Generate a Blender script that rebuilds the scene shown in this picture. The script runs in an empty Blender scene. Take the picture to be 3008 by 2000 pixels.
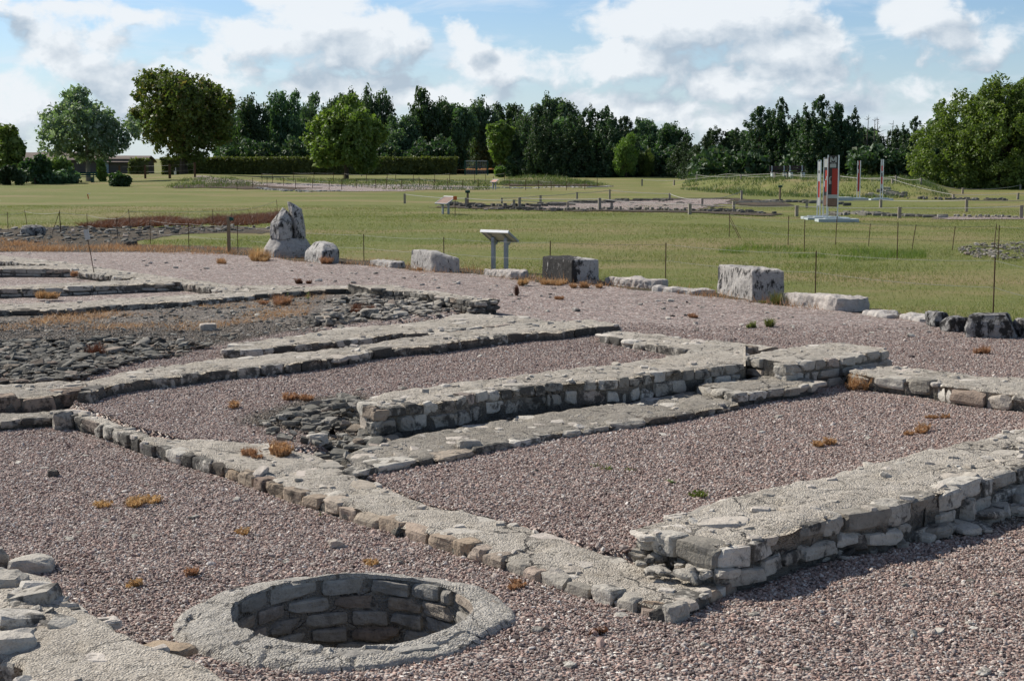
import bpy, bmesh, math
import numpy as np
from mathutils import Vector, Matrix

S = bpy.context.scene
COL = S.collection
# ------------------------------------------------------------------ camera
FPX = 4500.0                      # focal length in pixels of the 3008 px wide photograph
PITCH = math.atan(535 / FPX)
CAM_H = 2.0
cam = bpy.data.cameras.new('camera')
cam.sensor_fit = 'HORIZONTAL'; cam.sensor_width = 36.0
cam.lens = 36.0 * FPX / 3008.0
cam.clip_start = 0.1; cam.clip_end = 6000
camo = bpy.data.objects.new('camera', cam); COL.objects.link(camo)
camo.location = (0, 0, CAM_H); camo.rotation_euler = (math.pi / 2 - PITCH, 0, 0)
S.camera = camo
S.view_settings.view_transform = 'Standard'; S.view_settings.look = 'None'
S.view_settings.exposure = 0.22; S.view_settings.gamma = 1.0
S.cycles.max_bounces = 6; S.cycles.diffuse_bounces = 3; S.cycles.transparent_max_bounces = 4

SUN_EL = math.radians(39); SUN_AZ = math.atan2(-0.83, 0.56)      # azimuth from +Y towards +X
SUN_DIR = Vector((math.sin(SUN_AZ) * math.cos(SUN_EL), math.cos(SUN_AZ) * math.cos(SUN_EL), math.sin(SUN_EL)))
sl = bpy.data.lights.new('sun', 'SUN'); sl.energy = 5.0; sl.angle = math.radians(0.53); sl.color = (1.0, 0.95, 0.87)
so = bpy.data.objects.new('sun', sl); COL.objects.link(so)
so.rotation_euler = (-SUN_DIR).to_track_quat('-Z', 'Y').to_euler(); so.location = (-30, 20, 40)

# ------------------------------------------------------------------ node helper
class NT:
    def __init__(s, tree): s.t = tree
    def n(s, typ, props=None, ins=None, out=0):
        nd = s.t.nodes.new(typ)
        for k, v in (props or {}).items(): setattr(nd, k, v)
        for k, v in (ins or {}).items():
            sock = nd.inputs[k]
            if isinstance(v, bpy.types.NodeSocket): s.t.links.new(v, sock)
            else: sock.default_value = v
        return nd.outputs[out] if out is not None else nd
    def m(s, op, a, b=0.0, c=0.0, clamp=False):
        return s.n('ShaderNodeMath', {'operation': op, 'use_clamp': clamp}, {0: a, 1: b, 2: c})
    def vm(s, op, a, b=(0, 0, 0), c=(0, 0, 0), out=0):
        return s.n('ShaderNodeVectorMath', {'operation': op}, {0: a, 1: b, 2: c}, out)
    def mix(s, f, a, b, mode='MIX'):
        c = lambda v: v if isinstance(v, bpy.types.NodeSocket) else (tuple(v) + (1.0,))[:4]
        return s.n('ShaderNodeMix', {'data_type': 'RGBA', 'blend_type': mode, 'clamp_factor': True}, {0: f, 6: c(a), 7: c(b)}, 2)
    def mr(s, v, a, b, c=0.0, d=1.0, smooth=True):
        return s.n('ShaderNodeMapRange', {'interpolation_type': 'SMOOTHSTEP' if smooth else 'LINEAR', 'clamp': True}, {0: v, 1: a, 2: b, 3: c, 4: d})
    def noise(s, vec, scale, detail=3.0, rough=0.55, dist=0.0, dim='3D', out=0):
        return s.n('ShaderNodeTexNoise', {'noise_dimensions': dim}, {'Vector': vec, 'Scale': scale, 'Detail': detail, 'Roughness': rough, 'Distortion': dist}, out)
    def ramp(s, f, stops, interp='LINEAR'):
        nd = s.n('ShaderNodeValToRGB', None, {0: f}, None)
        cr = nd.color_ramp; cr.interpolation = interp
        while len(cr.elements) < len(stops): cr.elements.new(0.5)
        for e, (p, c) in zip(cr.elements, stops): e.position = p; e.color = tuple(c) + (1.0,)
        return nd.outputs[0]

# ------------------------------------------------------------------ world: nishita sky + cumulus clouds, in sky direction
W = bpy.data.worlds.new('World'); S.world = W; W.use_nodes = True
W.node_tree.nodes.clear(); w = NT(W.node_tree)
SKY_STR = 0.085
dirv = w.n('ShaderNodeTexCoord', None, None, None).outputs['Generated']
sep = w.n('ShaderNodeSeparateXYZ', None, {0: dirv}, None)
az = w.m('ARCTAN2', sep.outputs[0], sep.outputs[1])
el = w.m('ARCSINE', sep.outputs[2])
sky = w.n('ShaderNodeTexSky', {'sky_type': 'NISHITA', 'sun_disc': False, 'sun_elevation': SUN_EL, 'sun_rotation': SUN_AZ,
          'altitude': 200, 'air_density': 1.0, 'dust_density': 0.5, 'ozone_density': 2.5}, {})
Pn = w.n('ShaderNodeCombineXYZ', None, {0: w.m('MULTIPLY', az, 4500.0), 1: w.m('MULTIPLY', el, 4500.0), 2: 0.0})
# cumulus masses: (azimuth, elevation, half widths, weight) in 1/4500 rad
BLOBS = [(-560, 370, 240, 160, 1.0), (-420, 330, 190, 120, 1.0), (-760, 340, 170, 110, .8), (-860, 230, 180, 80, .75),
         (-1240, 290, 190, 130, .9), (-1340, 350, 110, 70, .7), (-1060, 210, 200, 110, .85), (-1180, 400, 230, 45, .6), (-1480, 420, 130, 90, .8),
         (-900, 160, 260, 90, .7), (-1420, 130, 200, 130, .65), (-150, 340, 75, 65, .9), (-60, 270, 170, 90, .95), (80, 250, 160, 70, .8),
         (330, 270, 260, 85, .95), (470, 385, 330, 110, 1.0), (640, 420, 240, 120, 1.0), (760, 330, 230, 90, .9), (620, 220, 260, 80, .85),
         (850, 220, 200, 120, .8), (620, 110, 260, 90, .75), (300, 120, 330, 100, .6), (-350, 170, 420, 100, .75), (1160, 400, 150, 110, .8),
         (1260, 330, 170, 90, .65), (1120, 160, 260, 80, .35), (-700, 80, 900, 60, .45), (900, 60, 900, 70, .45)]
def cloud_field(p, cheap=False):
    warp = w.noise(w.vm('MULTIPLY', p, (.006, .008, 0)), 1.0, 4.0, .6, 0, '2D', 1)
    pw = w.vm('ADD', p, w.vm('MULTIPLY', w.vm('SUBTRACT', warp, (.5, .5, .5)), (170, 120, 0)))
    acc = None
    for cx, cy, rx, ry, wt in BLOBS:
        rx *= .95; ry *= .92
        q = w.vm('MULTIPLY_ADD', pw, (1 / rx, 1 / ry, 0), (-cx / rx, -cy / ry, 0))
        d = w.vm('DOT_PRODUCT', q, q, out=1)
        b = w.m('MULTIPLY_ADD', d, -wt, wt)
        acc = b if acc is None else w.n('ShaderNodeMath', {'operation': 'SMOOTH_MAX'}, {0: acc, 1: b, 2: .18})
    acc = w.m('MAXIMUM', acc, -0.5)
    # sky beyond the photographed part: scattered clouds from noise alone
    spx = w.n('ShaderNodeSeparateXYZ', None, {0: p}, None)
    far = w.m('MAXIMUM', w.mr(spx.outputs[1], 480, 800), w.mr(w.m('ABSOLUTE', spx.outputs[0]), 1650, 2100))
    gen = w.m('MULTIPLY_ADD', w.noise(w.vm('MULTIPLY', p, (.0011, .0022, 0)), 1.0, 2.0, .5, 0, '2D'), 3.0, -2.0)
    acc = w.m('ADD', w.m('MULTIPLY', acc, w.m('SUBTRACT', 1.0, far)), w.m('MULTIPLY', gen, far))
    n2 = w.noise(w.vm('MULTIPLY', p, (.0032, .005, 0)), 1.0, 3.0, .5, 0, '2D')
    return w.m('ADD', acc, w.m('MULTIPLY', w.m('SUBTRACT', n2, .5), .8))
def cloud_detail(p):
    n1 = w.noise(w.vm('MULTIPLY', p, (.0085, .0115, 0)), 1.0, 8.0, .56, .2, '2D')
    return w.m('MULTIPLY', w.m('SUBTRACT', n1, .5), 2.1)
l0 = cloud_field(Pn); l1 = cloud_field(w.vm('ADD', Pn, (-75, 85, 0)))
h0 = cloud_detail(Pn); h1 = cloud_detail(w.vm('ADD', Pn, (-20, 24, 0)))
f0 = w.m('ADD', l0, h0)
dens = w.mr(f0, -.10, .66)
lit = w.m('MULTIPLY_ADD', w.m('SUBTRACT', h0, h1), .85, .58)
lit = w.m('MULTIPLY_ADD', w.m('SUBTRACT', l0, l1), 1.35, lit)
thick = w.mr(f0, .5, 1.3)
lit = w.m('SUBTRACT', lit, w.m('MULTIPLY', thick, .22), 0, True)
k = 10.0
shade_c = (.46 * k, .55 * k, .65 * k); lit_c = (.88 * k, .92 * k, .96 * k)
ccol = w.mix(lit, shade_c, lit_c)
skyc = w.mix(1.0, sky, (.90, 1.02, 1.22), 'MULTIPLY')
zen = w.mr(el, .12, .6, 1.0, .55)
skyc = w.mix(1.0, skyc, w.n('ShaderNodeCombineXYZ', None, {0: zen, 1: zen, 2: zen}), 'MULTIPLY')      # clear sky deepens towards the zenith
# thin veil near the horizon
hz = w.m('MULTIPLY', w.mr(el, .10, .0), .45)
skyc = w.mix(hz, skyc, (.64 * k, .80 * k, .96 * k))
wisp = w.mr(w.noise(w.vm('MULTIPLY', Pn, (.0022, .0095, 0)), 1.0, 6.0, .62, .4, '2D'), .46, .74)
skyc = w.mix(w.m('MULTIPLY', wisp, .55), skyc, (.80 * k, .87 * k, .95 * k))
fin = w.mix(w.m('MULTIPLY', dens, .94), skyc, ccol)
bg = w.n('ShaderNodeBackground', None, {'Color': fin, 'Strength': SKY_STR})
w.n('ShaderNodeOutputWorld', None, {'Surface': bg}, None)
W.cycles.sampling_method = 'MANUAL'; W.cycles.sample_map_resolution = 512

# ------------------------------------------------------------------ numeric helpers
rng = np.random.default_rng(7)
_c, _s = math.cos(PITCH), math.sin(PITCH)
def P(fx, fy, h=0.0):
    """the point of height h seen at a pixel of the 3008 x 2000 photograph"""
    a = (fx - 1504) / FPX; b = -(fy - 1000) / FPX
    d = np.array([a, _c + b * _s, -_s + b * _c])
    t = (h - CAM_H) / d[2]
    return np.array([d[0] * t, d[1] * t, h])
def at(fx, dist, z=0.0): return np.array([(fx - 1504) / FPX * dist, dist, z])
def hgt(fy, dist): return CAM_H + (465 - fy) * dist / FPX

def _h(ix, iy, iz, seed):
    h = (ix.astype(np.int64) * 374761393 + iy.astype(np.int64) * 668265263 + iz.astype(np.int64) * 2147483647 + seed * 1274126177) & 0xffffffff
    h = ((h ^ (h >> 13)) * 1274126177) & 0xffffffff
    return ((h ^ (h >> 16)) & 0xffff) / 32767.5 - 1.0
def vnoise(p, seed=0):
    p = np.asarray(p, float); i = np.floor(p); f = p - i; f = f * f * (3 - 2 * f); i = i.astype(np.int64)
    r = 0
    for dx in (0, 1):
        wx = f[:, 0] if dx else 1 - f[:, 0]
        for dy in (0, 1):
            wy = f[:, 1] if dy else 1 - f[:, 1]
            for dz in (0, 1):
                wz = f[:, 2] if dz else 1 - f[:, 2]
                r = r + wx * wy * wz * _h(i[:, 0] + dx, i[:, 1] + dy, i[:, 2] + dz, seed)
    return r
def fbm(p, o=3, seed=0):
    p = np.asarray(p, float); a = 1.0; r = 0; t = 0
    for k in range(o): r = r + a * vnoise(p * 2 ** k + 13.7 * k, seed + k); t += a; a *= .5
    return r / t
def inpoly(x, y, poly):
    poly = np.asarray(poly); n = len(poly); c = np.zeros(len(x), bool); j = n - 1
    for i in range(n):
        xi, yi = poly[i, :2]; xj, yj = poly[j, :2]
        m = ((yi > y) != (yj > y)) & (x < (xj - xi) * (y - yi) / (yj - yi + 1e-12) + xi)
        c ^= m; j = i
    return c
def PP(pts, h=0.0): return np.array([P(x, y, h) for x, y in pts])
def unit(v): v = np.asarray(v, float); return v / (np.linalg.norm(v) + 1e-12)

def tag(o, label=None, cat=None, group=None, kind=None):
    if label: o['label'] = label
    if cat: o['category'] = cat
    if group: o['group'] = group
    if kind: o['kind'] = kind
    return o
def empty(name, loc, label, cat, group=None):
    o = bpy.data.objects.new(name, None); COL.objects.link(o); o.location = Vector(loc); o.empty_display_size = .2
    return tag(o, label, cat, group)

class MB:
    """collects verts / faces / one tint colour per vertex; build() links them as ONE mesh object"""
    def __init__(s): s.v = []; s.f = {}; s.c = []; s.n = 0
    def add(s, v, f, c=None):
        v = np.asarray(v, float); 
        if len(v) == 0: return
        fs = [np.asarray(f)] if not isinstance(f, list) else [np.asarray(q) for q in f]
        for q in fs:
            if q.ndim == 1: q = q[None]
            s.f.setdefault(q.shape[1], []).append(q + s.n)
        s.v.append(v); s.n += len(v)
        c = np.array([.5, .5, .5]) if c is None else np.asarray(c, float)
        if c.ndim == 0: c = np.full(3, float(c))
        if c.ndim == 1: c = np.tile(c, (len(v), 1))
        s.c.append(c)
    def box(s, c, size, R=None, col=None):
        T = np.array([[x, y, z] for x in (-.5, .5) for y in (-.5, .5) for z in (-.5, .5)]) * np.asarray(size)
        if R is not None: T = T @ np.asarray(R).T
        F = np.array([[0, 1, 3, 2], [4, 6, 7, 5], [0, 4, 5, 1], [2, 3, 7, 6], [0, 2, 6, 4], [1, 5, 7, 3]])
        s.add(T + np.asarray(c), F, col)
    def beam(s, p0, p1, wdt, dep, up=(0, 0, 1), col=None):
        p0 = np.asarray(p0, float); p1 = np.asarray(p1, float); L = np.linalg.norm(p1 - p0); z = (p1 - p0) / L
        u = np.asarray(up, float)
        if abs(z @ unit(u)) > .98: u = np.array([0, 1., 0])
        x = unit(np.cross(u, z)); y = np.cross(z, x)
        s.box((p0 + p1) / 2, (wdt, dep, L), np.stack([x, y, z], 1), col)
    def tube(s, pts, rad, n=6, cap=True, col=None):
        pts = np.asarray(pts, float); m = len(pts); rad = np.broadcast_to(rad, (m,))
        t = np.gradient(pts, axis=0); V = []
        for i in range(m):
            z = unit(t[i]); x = unit(np.cross(z, [0.31, .95, .05] if abs(z[2]) > .8 else [0, 0, 1])); y = np.cross(z, x)
            a = np.arange(n) * 2 * math.pi / n
            V.append(pts[i] + rad[i] * (np.cos(a)[:, None] * x + np.sin(a)[:, None] * y))
        V = np.concatenate(V); F = []
        for i in range(m - 1):
            for k in range(n): F.append([i * n + k, i * n + (k + 1) % n, (i + 1) * n + (k + 1) % n, (i + 1) * n + k])
        fs = [np.array(F)]
        if cap: fs += [np.arange(n)[::-1][None], (np.arange(n) + (m - 1) * n)[None]]
        s.add(V, fs, col)
    def build(s, name, mat, parent=None, origin=None, smooth=False):
        me = bpy.data.meshes.new(name)
        if parent is not None and origin is None: origin = np.array(parent.location)
        V = np.concatenate(s.v) if s.v else np.zeros((0, 3)); C = np.concatenate(s.c) if s.c else np.zeros((0, 3))
        if origin is not None: V = V - np.asarray(origin)
        me.vertices.add(len(V)); me.vertices.foreach_set('co', V.astype(np.float32).ravel())
        loops = []; starts = []; tot = 0
        for kk, lst in s.f.items():
            q = np.concatenate(lst); loops.append(q.ravel()); starts.append(tot + np.arange(len(q)) * kk); tot += q.size
        L = np.concatenate(loops).astype(np.int32); st = np.concatenate(starts).astype(np.int32)
        me.loops.add(len(L)); me.loops.foreach_set('vertex_index', L)
        me.polygons.add(len(st)); me.polygons.foreach_set('loop_start', st)
        me.update(calc_edges=True)
        at_ = me.attributes.new('tint', 'FLOAT_COLOR', 'POINT')
        at_.data.foreach_set('color', np.concatenate([C, np.ones((len(C), 1))], 1).astype(np.float32).ravel())
        me.polygons.foreach_set('use_smooth', np.full(len(st), smooth)); me.materials.append(mat)
        o = bpy.data.objects.new(name, me); COL.objects.link(o)
        if parent is not None: o.parent = parent
        elif origin is not None: o.location = Vector(origin)
        return o

# ------------------------------------------------------------------ materials
def mat(name):
    m = bpy.data.materials.new(name); m.use_nodes = True; m.node_tree.nodes.clear(); return m, NT(m.node_tree)
def finish(t, col, rough=.85, bump=None, bstr=.5, bdist=.02, spec=.3, metal=0.0, trans=None):
    ins = {'Base Color': col if isinstance(col, bpy.types.NodeSocket) else tuple(col) + (1.0,), 'Roughness': rough, 'Specular IOR Level': spec, 'Metallic': metal}
    if bump is not None: ins['Normal'] = t.n('ShaderNodeBump', None, {'Strength': bstr, 'Distance': bdist, 'Height': bump})
    sh = t.n('ShaderNodeBsdfPrincipled', None, ins)
    if trans is not None:
        tr = t.n('ShaderNodeBsdfTranslucent', None, {'Color': trans}); sh = t.n('ShaderNodeMixShader', None, {0: .36, 1: sh, 2: tr})
    t.n('ShaderNodeOutputMaterial', None, {'Surface': sh}, None)
def wpos(t): return t.n('ShaderNodeNewGeometry', None, None, None).outputs['Position']
def tint(t):
    a = t.n('ShaderNodeAttribute', {'attribute_name': 'tint'}, None, None)
    return t.n('ShaderNodeSeparateColor', None, {0: a.outputs['Color']}, None).outputs
GRAVEL_STOPS = [(0, (.08, .06, .054)), (.12, (.19, .135, .115)), (.3, (.38, .26, .215)), (.5, (.46, .33, .275)), (.66, (.37, .315, .28)), (.8, (.50, .415, .36)), (.93, (.56, .51, .455)), (1, (.74, .70, .64))]
EARTH_STOPS = [(0, (.04, .036, .03)), (.3, (.12, .10, .078)), (.55, (.20, .16, .118)), (.75, (.25, .19, .13)), (.9, (.32, .285, .235)), (1, (.48, .45, .40))]
def gravel_mat():
    m, t = mat('pink_gravel'); p = wpos(t)
    vo = t.n('ShaderNodeTexVoronoi', {'feature': 'F1'}, {'Vector': p, 'Scale': 52.0, 'Randomness': 1.0}, None)
    cc = t.n('ShaderNodeSeparateColor', None, {0: vo.outputs['Color']}, None).outputs
    big = t.noise(p, 2.3, 4, .6)
    g = t.ramp(t.m('ADD', cc[0], t.m('MULTIPLY', t.m('SUBTRACT', big, .5), .35), 0, True), GRAVEL_STOPS)
    e = t.ramp(t.m('ADD', cc[1], t.m('MULTIPLY', t.m('SUBTRACT', big, .5), .5), 0, True), EARTH_STOPS)
    tn = tint(t)
    en = t.mr(t.m('ADD', tn[0], t.m('MULTIPLY', t.m('SUBTRACT', t.noise(p, 7.0, 5, .65), .5), .9)), .42, .58)
    col = t.mix(en, g, e)
    v2 = t.n('ShaderNodeTexVoronoi', {'feature': 'F1'}, {'Vector': p, 'Scale': 24.0, 'Randomness': 1.0}, None)
    cl = t.n('ShaderNodeSeparateColor', None, {0: v2.outputs['Color']}, None).outputs[0]
    col = t.mix(1.0, col, t.ramp(cl, [(0, (.5, .48, .48)), (.5, (1, 1, 1)), (1, (1.5, 1.5, 1.5))]), 'MULTIPLY')
    dust = t.noise(p, .9, 4, .6)
    col = t.mix(t.m('MULTIPLY', t.mr(dust, .45, .72), .35), col, (.30, .25, .22))
    col = t.mix(1.0, col, (.80, .80, .80), 'MULTIPLY')      # even darkening stands in for the shadows between loose pebbles
    h = t.m('ADD', t.m('MULTIPLY', t.m('SUBTRACT', 1.0, t.m('MULTIPLY', vo.outputs['Distance'], 1.6)), 1.0), t.m('MULTIPLY', cc[2], .6))
    finish(t, col, .8, h, 1.0, .012, .35); return m
def pebble_mat():
    m, t = mat('pebble_stone'); r = t.n('ShaderNodeObjectInfo', None, None, None).outputs['Random']
    a = t.n('ShaderNodeAttribute', {'attribute_name': 'earthy', 'attribute_type': 'INSTANCER'}, None, None).outputs['Fac']
    p = wpos(t)
    g = t.mix(a, t.ramp(r, GRAVEL_STOPS), t.ramp(r, EARTH_STOPS))
    g = t.mix(.5, g, t.mix(t.noise(p, 120, 2), (.55, .5, .48), (1.1, 1.05, 1.0)), 'MULTIPLY')
    finish(t, g, .7, None, spec=.4); return m
def mortar_mat(name='lime_mortar', base=((.47, .41, .335), (.69, .62, .525)), pit=.3, cracks=0):
    m, t = mat(name); p = wpos(t); tn = tint(t)
    n1 = t.noise(p, 3.5, 5, .6); n2 = t.noise(p, 28, 4, .7); n3 = t.noise(p, 95, 3, .65)
    vo = t.n('ShaderNodeTexVoronoi', {'feature': 'F1'}, {'Vector': p, 'Scale': 105.0}, None)
    c = t.mix(t.mr(n1, .3, .7), base[0], base[1])
    c = t.mix(t.mr(n2, .38, .75), t.mix(.45, c, (.16, .145, .12)), c)
    cell = t.n('ShaderNodeSeparateColor', None, {0: vo.outputs['Color']}, None).outputs[0]
    c = t.mix(t.m('MULTIPLY', t.mr(cell, .0, 1.0), .55), c, t.ramp(cell, [(0, (.22, .19, .16)), (.4, (.44, .39, .32)), (.8, (.55, .50, .41)), (1, (.66, .61, .53))]))
    big = t.mr(t.noise(p, 1.3, 4, .6), .42, .68); c = t.mix(t.m('MULTIPLY', big, .4), c, t.mix(1.0, c, (.68, .69, .70), 'MULTIPLY'))
    spot = t.mr(t.noise(p, 24, 3, .6, .3), .58, .645); c = t.mix(t.m('MULTIPLY', spot, .65), c, (.10, .09, .075))
    lich = t.mr(t.noise(p, 6, 6, .7), .57, .66)
    c = t.mix(t.m('MULTIPLY', lich, pit), c, (.10, .095, .085))
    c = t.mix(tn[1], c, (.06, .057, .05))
    if cracks:
        pw = t.vm('ADD', p, t.vm('MULTIPLY', t.vm('SUBTRACT', t.noise(p, 5, 4, .6, 0, '3D', 1), (.5, .5, .5)), (.22, .22, .22)))
        cr = t.n('ShaderNodeTexVoronoi', {'feature': 'DISTANCE_TO_EDGE'}, {'Vector': pw, 'Scale': cracks}, 0)
        c = t.mix(t.m('MULTIPLY', t.mr(cr, .014, .003), t.mr(t.noise(p, 1.7, 2), .42, .55)), c, (.06, .055, .05))
    h = t.m('ADD', t.m('MULTIPLY', n2, 1.0), t.m('ADD', t.m('MULTIPLY', n3, .6), t.m('MULTIPLY', vo.outputs['Distance'], -.5)))
    finish(t, c, .95, h, 1.0, .018, .15); return m
def stone_mat(name, stops, dark=.6, bscale=14, streak=False):
    """limestone: tint r picks the shade, g the pink / ochre share, b the black lichen"""
    m, t = mat(name); p = wpos(t); tn = tint(t)
    n1 = t.noise(p, bscale, 6, .65); n2 = t.noise(p, bscale * 5, 4, .6)
    c = t.ramp(tn[0], stops)
    warm = t.ramp(tn[0], [(0, (.27, .175, .14)), (.5, (.37, .28, .19)), (1, (.40, .275, .23))])
    c = t.mix(tn[1], c, warm)
    c = t.mix(1.0, c, t.mix(n1, (.55, .55, .56), (1.32, 1.3, 1.27)), 'MULTIPLY')
    c = t.mix(t.m('MULTIPLY', t.mr(n2, .52, .7), .5), c, t.mix(1.0, c, (.45, .44, .42), 'MULTIPLY'))
    pv = t.vm('MULTIPLY', p, (1, 1, .6)) if streak else p
    ln = t.m('ADD', t.noise(pv, bscale * .55, 7, .72), t.m('MULTIPLY', t.m('SUBTRACT', tn[2], .5), .45))
    c = t.mix(t.m('MULTIPLY', t.mr(ln, .5, .62), dark), c, (.021, .020, .019))
    h = t.m('ADD', n1, t.m('MULTIPLY', n2, .45))
    finish(t, c, .92, h, .8, .018, .18); return m
LIME = [(0, (.24, .22, .185)), (.35, (.38, .35, .30)), (.7, (.51, .475, .41)), (1, (.64, .60, .53))]
M = {}
M['gravel'] = gravel_mat(); M['pebble'] = pebble_mat(); M['mortar'] = mortar_mat(cracks=1.5)
M['collar'] = mortar_mat('well_mortar', ((.41, .385, .345), (.60, .565, .51)), .45, 2.6)
M['stone'] = stone_mat('wall_limestone', LIME, .8)
M['well'] = stone_mat('well_limestone', [(0, (.22, .205, .18)), (.5, (.34, .32, .285)), (1, (.45, .43, .38))], .35)
M['block'] = stone_mat('block_limestone', [(0, (.22, .215, .205)), (.5, (.42, .405, .385)), (1, (.60, .575, .53))], .95, 20, True)
M['schist'] = stone_mat('dark_rubble', [(0, (.10, .095, .082)), (.5, (.20, .19, .163)), (.85, (.33, .31, .27)), (1, (.48, .45, .39))], .45)
def simple(name, col, rough=.7, metal=0.0, spec=.3, var=.15, scale=20):
    m, t = mat(name); n = t.noise(wpos(t), scale, 4, .6)
    c = t.mix(n, tuple(x * (1 - var) for x in col), tuple(min(1, x * (1 + var)) for x in col))
    finish(t, c, rough, n, .15, .005, spec, metal); return m
M['galv'] = simple('galvanised_steel', (.30, .315, .33), .5, .3)
M['alu'] = simple('bright_aluminium', (.58, .60, .62), .3, .8)
M['white'] = simple('white_edge', (.82, .82, .80), .5)
M['rust'] = simple('rusty_steel', (.085, .05, .03), .85, 0, .2, .5, 30)
M['wood'] = simple('weathered_wood', (.24, .18, .115), .85, 0, .2, .35, 12)
M['palewood'] = simple('pale_post_wood', (.30, .26, .21), .85, 0, .2, .3, 12)
M['rope'] = simple('pale_rope', (.42, .40, .36), .9)
M['wire'] = simple('thin_wire', (.16, .16, .15), .6, .3)
M['concrete'] = simple('painted_concrete', (.46, .51, .51), .75, 0, .2, .12, 3)
M['green'] = simple('green_paint', (.012, .06, .045), .45)
M['benchwood'] = simple('dark_bench_wood', (.05, .03, .03), .6)
M['bark'] = simple('tree_bark', (.075, .06, .045), .95, 0, .1, .4, 4)
M['palebark'] = simple('pale_tree_bark', (.17, .16, .13), .95, 0, .1, .4, 4)
M['roof'] = simple('old_tile_roof', (.20, .165, .14), .9, 0, .1, .35, 1.5)
M['barn'] = simple('barn_wall', (.10, .09, .08), .9, 0, .1, .3, 1.0)
M['bluedoor'] = simple('blue_metal_door', (.26, .33, .38), .6)
M['orange'] = simple('orange_paint', (.55, .13, .035), .6)
M['red'] = simple('red_print', (.42, .045, .03), .45)
M['dark'] = simple('dark_print', (.045, .038, .036), .45)
M['greyprint'] = simple('grey_print', (.45, .45, .43), .5, 0, .3, .25, 9)
M['salmon'] = simple('faded_print', (.50, .26, .19), .6)
M['palepanel'] = simple('pale_print', (.55, .52, .46), .6)
M['brownprint'] = simple('brown_print', (.20, .12, .085), .6, 0, .3, .5, 9)
M['poppy'] = simple('dry_crop', (.40, .19, .06), .95, 0, .1, .4, .6)
def leaf_mat(name, a, b, hi, tr=.5, tc=(1.2, 1.35, .6)):
    m, t = mat(name); tn = tint(t); r = t.n('ShaderNodeObjectInfo', None, None, None).outputs['Random']
    c = t.mix(tn[0], a, b); c = t.mix(t.mr(tn[1], .8, 1.0), c, hi)
    c = t.n('ShaderNodeHueSaturation', None, {'Hue': t.m('MULTIPLY_ADD', r, .03, .485), 'Saturation': 1.0, 'Value': t.m('MULTIPLY_ADD', r, .35, .82), 'Fac': 1.0, 'Color': c})
    finish(t, c, .55, None, spec=.35, trans=t.mix(1.0, c, tuple(x * tr * 2 for x in tc), 'MULTIPLY')); return m
M['leaf_dark'] = leaf_mat('dark_leaves', (.028, .056, .024), (.055, .096, .034), (.10, .135, .07))
M['leaf_wood'] = leaf_mat('woodland_leaves', (.05, .09, .048), (.10, .165, .076), (.18, .24, .15))
M['leaf_silver'] = leaf_mat('silvery_leaves', (.09, .14, .08), (.18, .235, .15), (.46, .50, .42))
M['leaf_brown'] = leaf_mat('bronze_green_leaves', (.085, .13, .034), (.16, .215, .056), (.25, .20, .08))
M['leaf_light'] = leaf_mat('fresh_green_leaves', (.095, .15, .034), (.175, .25, .058), (.26, .31, .10))
M['leaf_conifer'] = leaf_mat('conifer_needles', (.036, .074, .034), (.074, .128, .056), (.15, .17, .10), .35)
M['hedge'] = leaf_mat('hedge_leaves', (.07, .095, .026), (.15, .175, .046), (.26, .27, .08))
M['drygrass'] = leaf_mat('dry_orange_weed', (.33, .185, .09), (.50, .315, .165), (.62, .47, .30), .5, (1.1, 1.0, .85))
M['redgrass'] = leaf_mat('russet_weed', (.08, .034, .022), (.15, .068, .042), (.22, .12, .07), .5, (1.1, .9, .8))
M['weed'] = leaf_mat('green_weed', (.085, .13, .026), (.15, .2, .045), (.24, .25, .08))
M['bankgrass'] = leaf_mat('rough_bank_grass', (.045, .075, .022), (.095, .125, .042), (.19, .18, .08))
M['grassblade'] = leaf_mat('grass_blades', (.105, .13, .036), (.18, .195, .062), (.28, .245, .12))
def lawn_mat():
    m, t = mat('mown_lawn'); p = wpos(t)
    n1 = t.noise(t.vm('MULTIPLY', p, (.10, .22, 1)), 1.0, 5, .6); n2 = t.noise(p, 1.6, 5, .65); n3 = t.noise(p, 18, 5, .75)
    c = t.mix(n3, (.105, .128, .032), (.215, .218, .076))
    c = t.mix(t.mr(n2, .42, .75), c, t.mix(.6, c, (.225, .205, .085)))
    c = t.mix(t.m('MULTIPLY', t.mr(n1, .47, .64), .8), c, (.26, .205, .105))
    c = t.mix(t.m('MULTIPLY', t.mr(n1, .48, .3), .35), c, (.085, .125, .03))
    finish(t, c, .9, t.m('ADD', n3, t.m('MULTIPLY', n2, .5)), .7, .05, .1); return m
def earth_mat():
    m, t = mat('bare_earth'); p = wpos(t)
    n1 = t.noise(p, 1.1, 6, .65); n2 = t.noise(p, 13, 5, .7)
    vo = t.n('ShaderNodeTexVoronoi', {'feature': 'F1'}, {'Vector': p, 'Scale': 16.0}, None)
    c = t.ramp(n2, [(.25, (.02, .018, .015)), (.45, (.065, .056, .043)), (.6, (.12, .098, .072)), (.75, (.22, .19, .155))])
    c = t.mix(t.m('MULTIPLY', t.mr(n1, .5, .66), .5), c, t.mix(n2, (.13, .08, .04), (.27, .19, .11)))
    finish(t, c, .95, t.m('ADD', n2, t.m('MULTIPLY', vo.outputs['Distance'], -.6)), 1.0, .04, .1); return m
M['brown_shade_earth'] = simple('shade_tinted_brown_earth', (.075, .055, .036), .95, 0, .1, .7, 1.6)  # brown earth, darkened so its colour carries the big tree's shade
M['lawn'] = lawn_mat(); M['earth'] = earth_mat()
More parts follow.
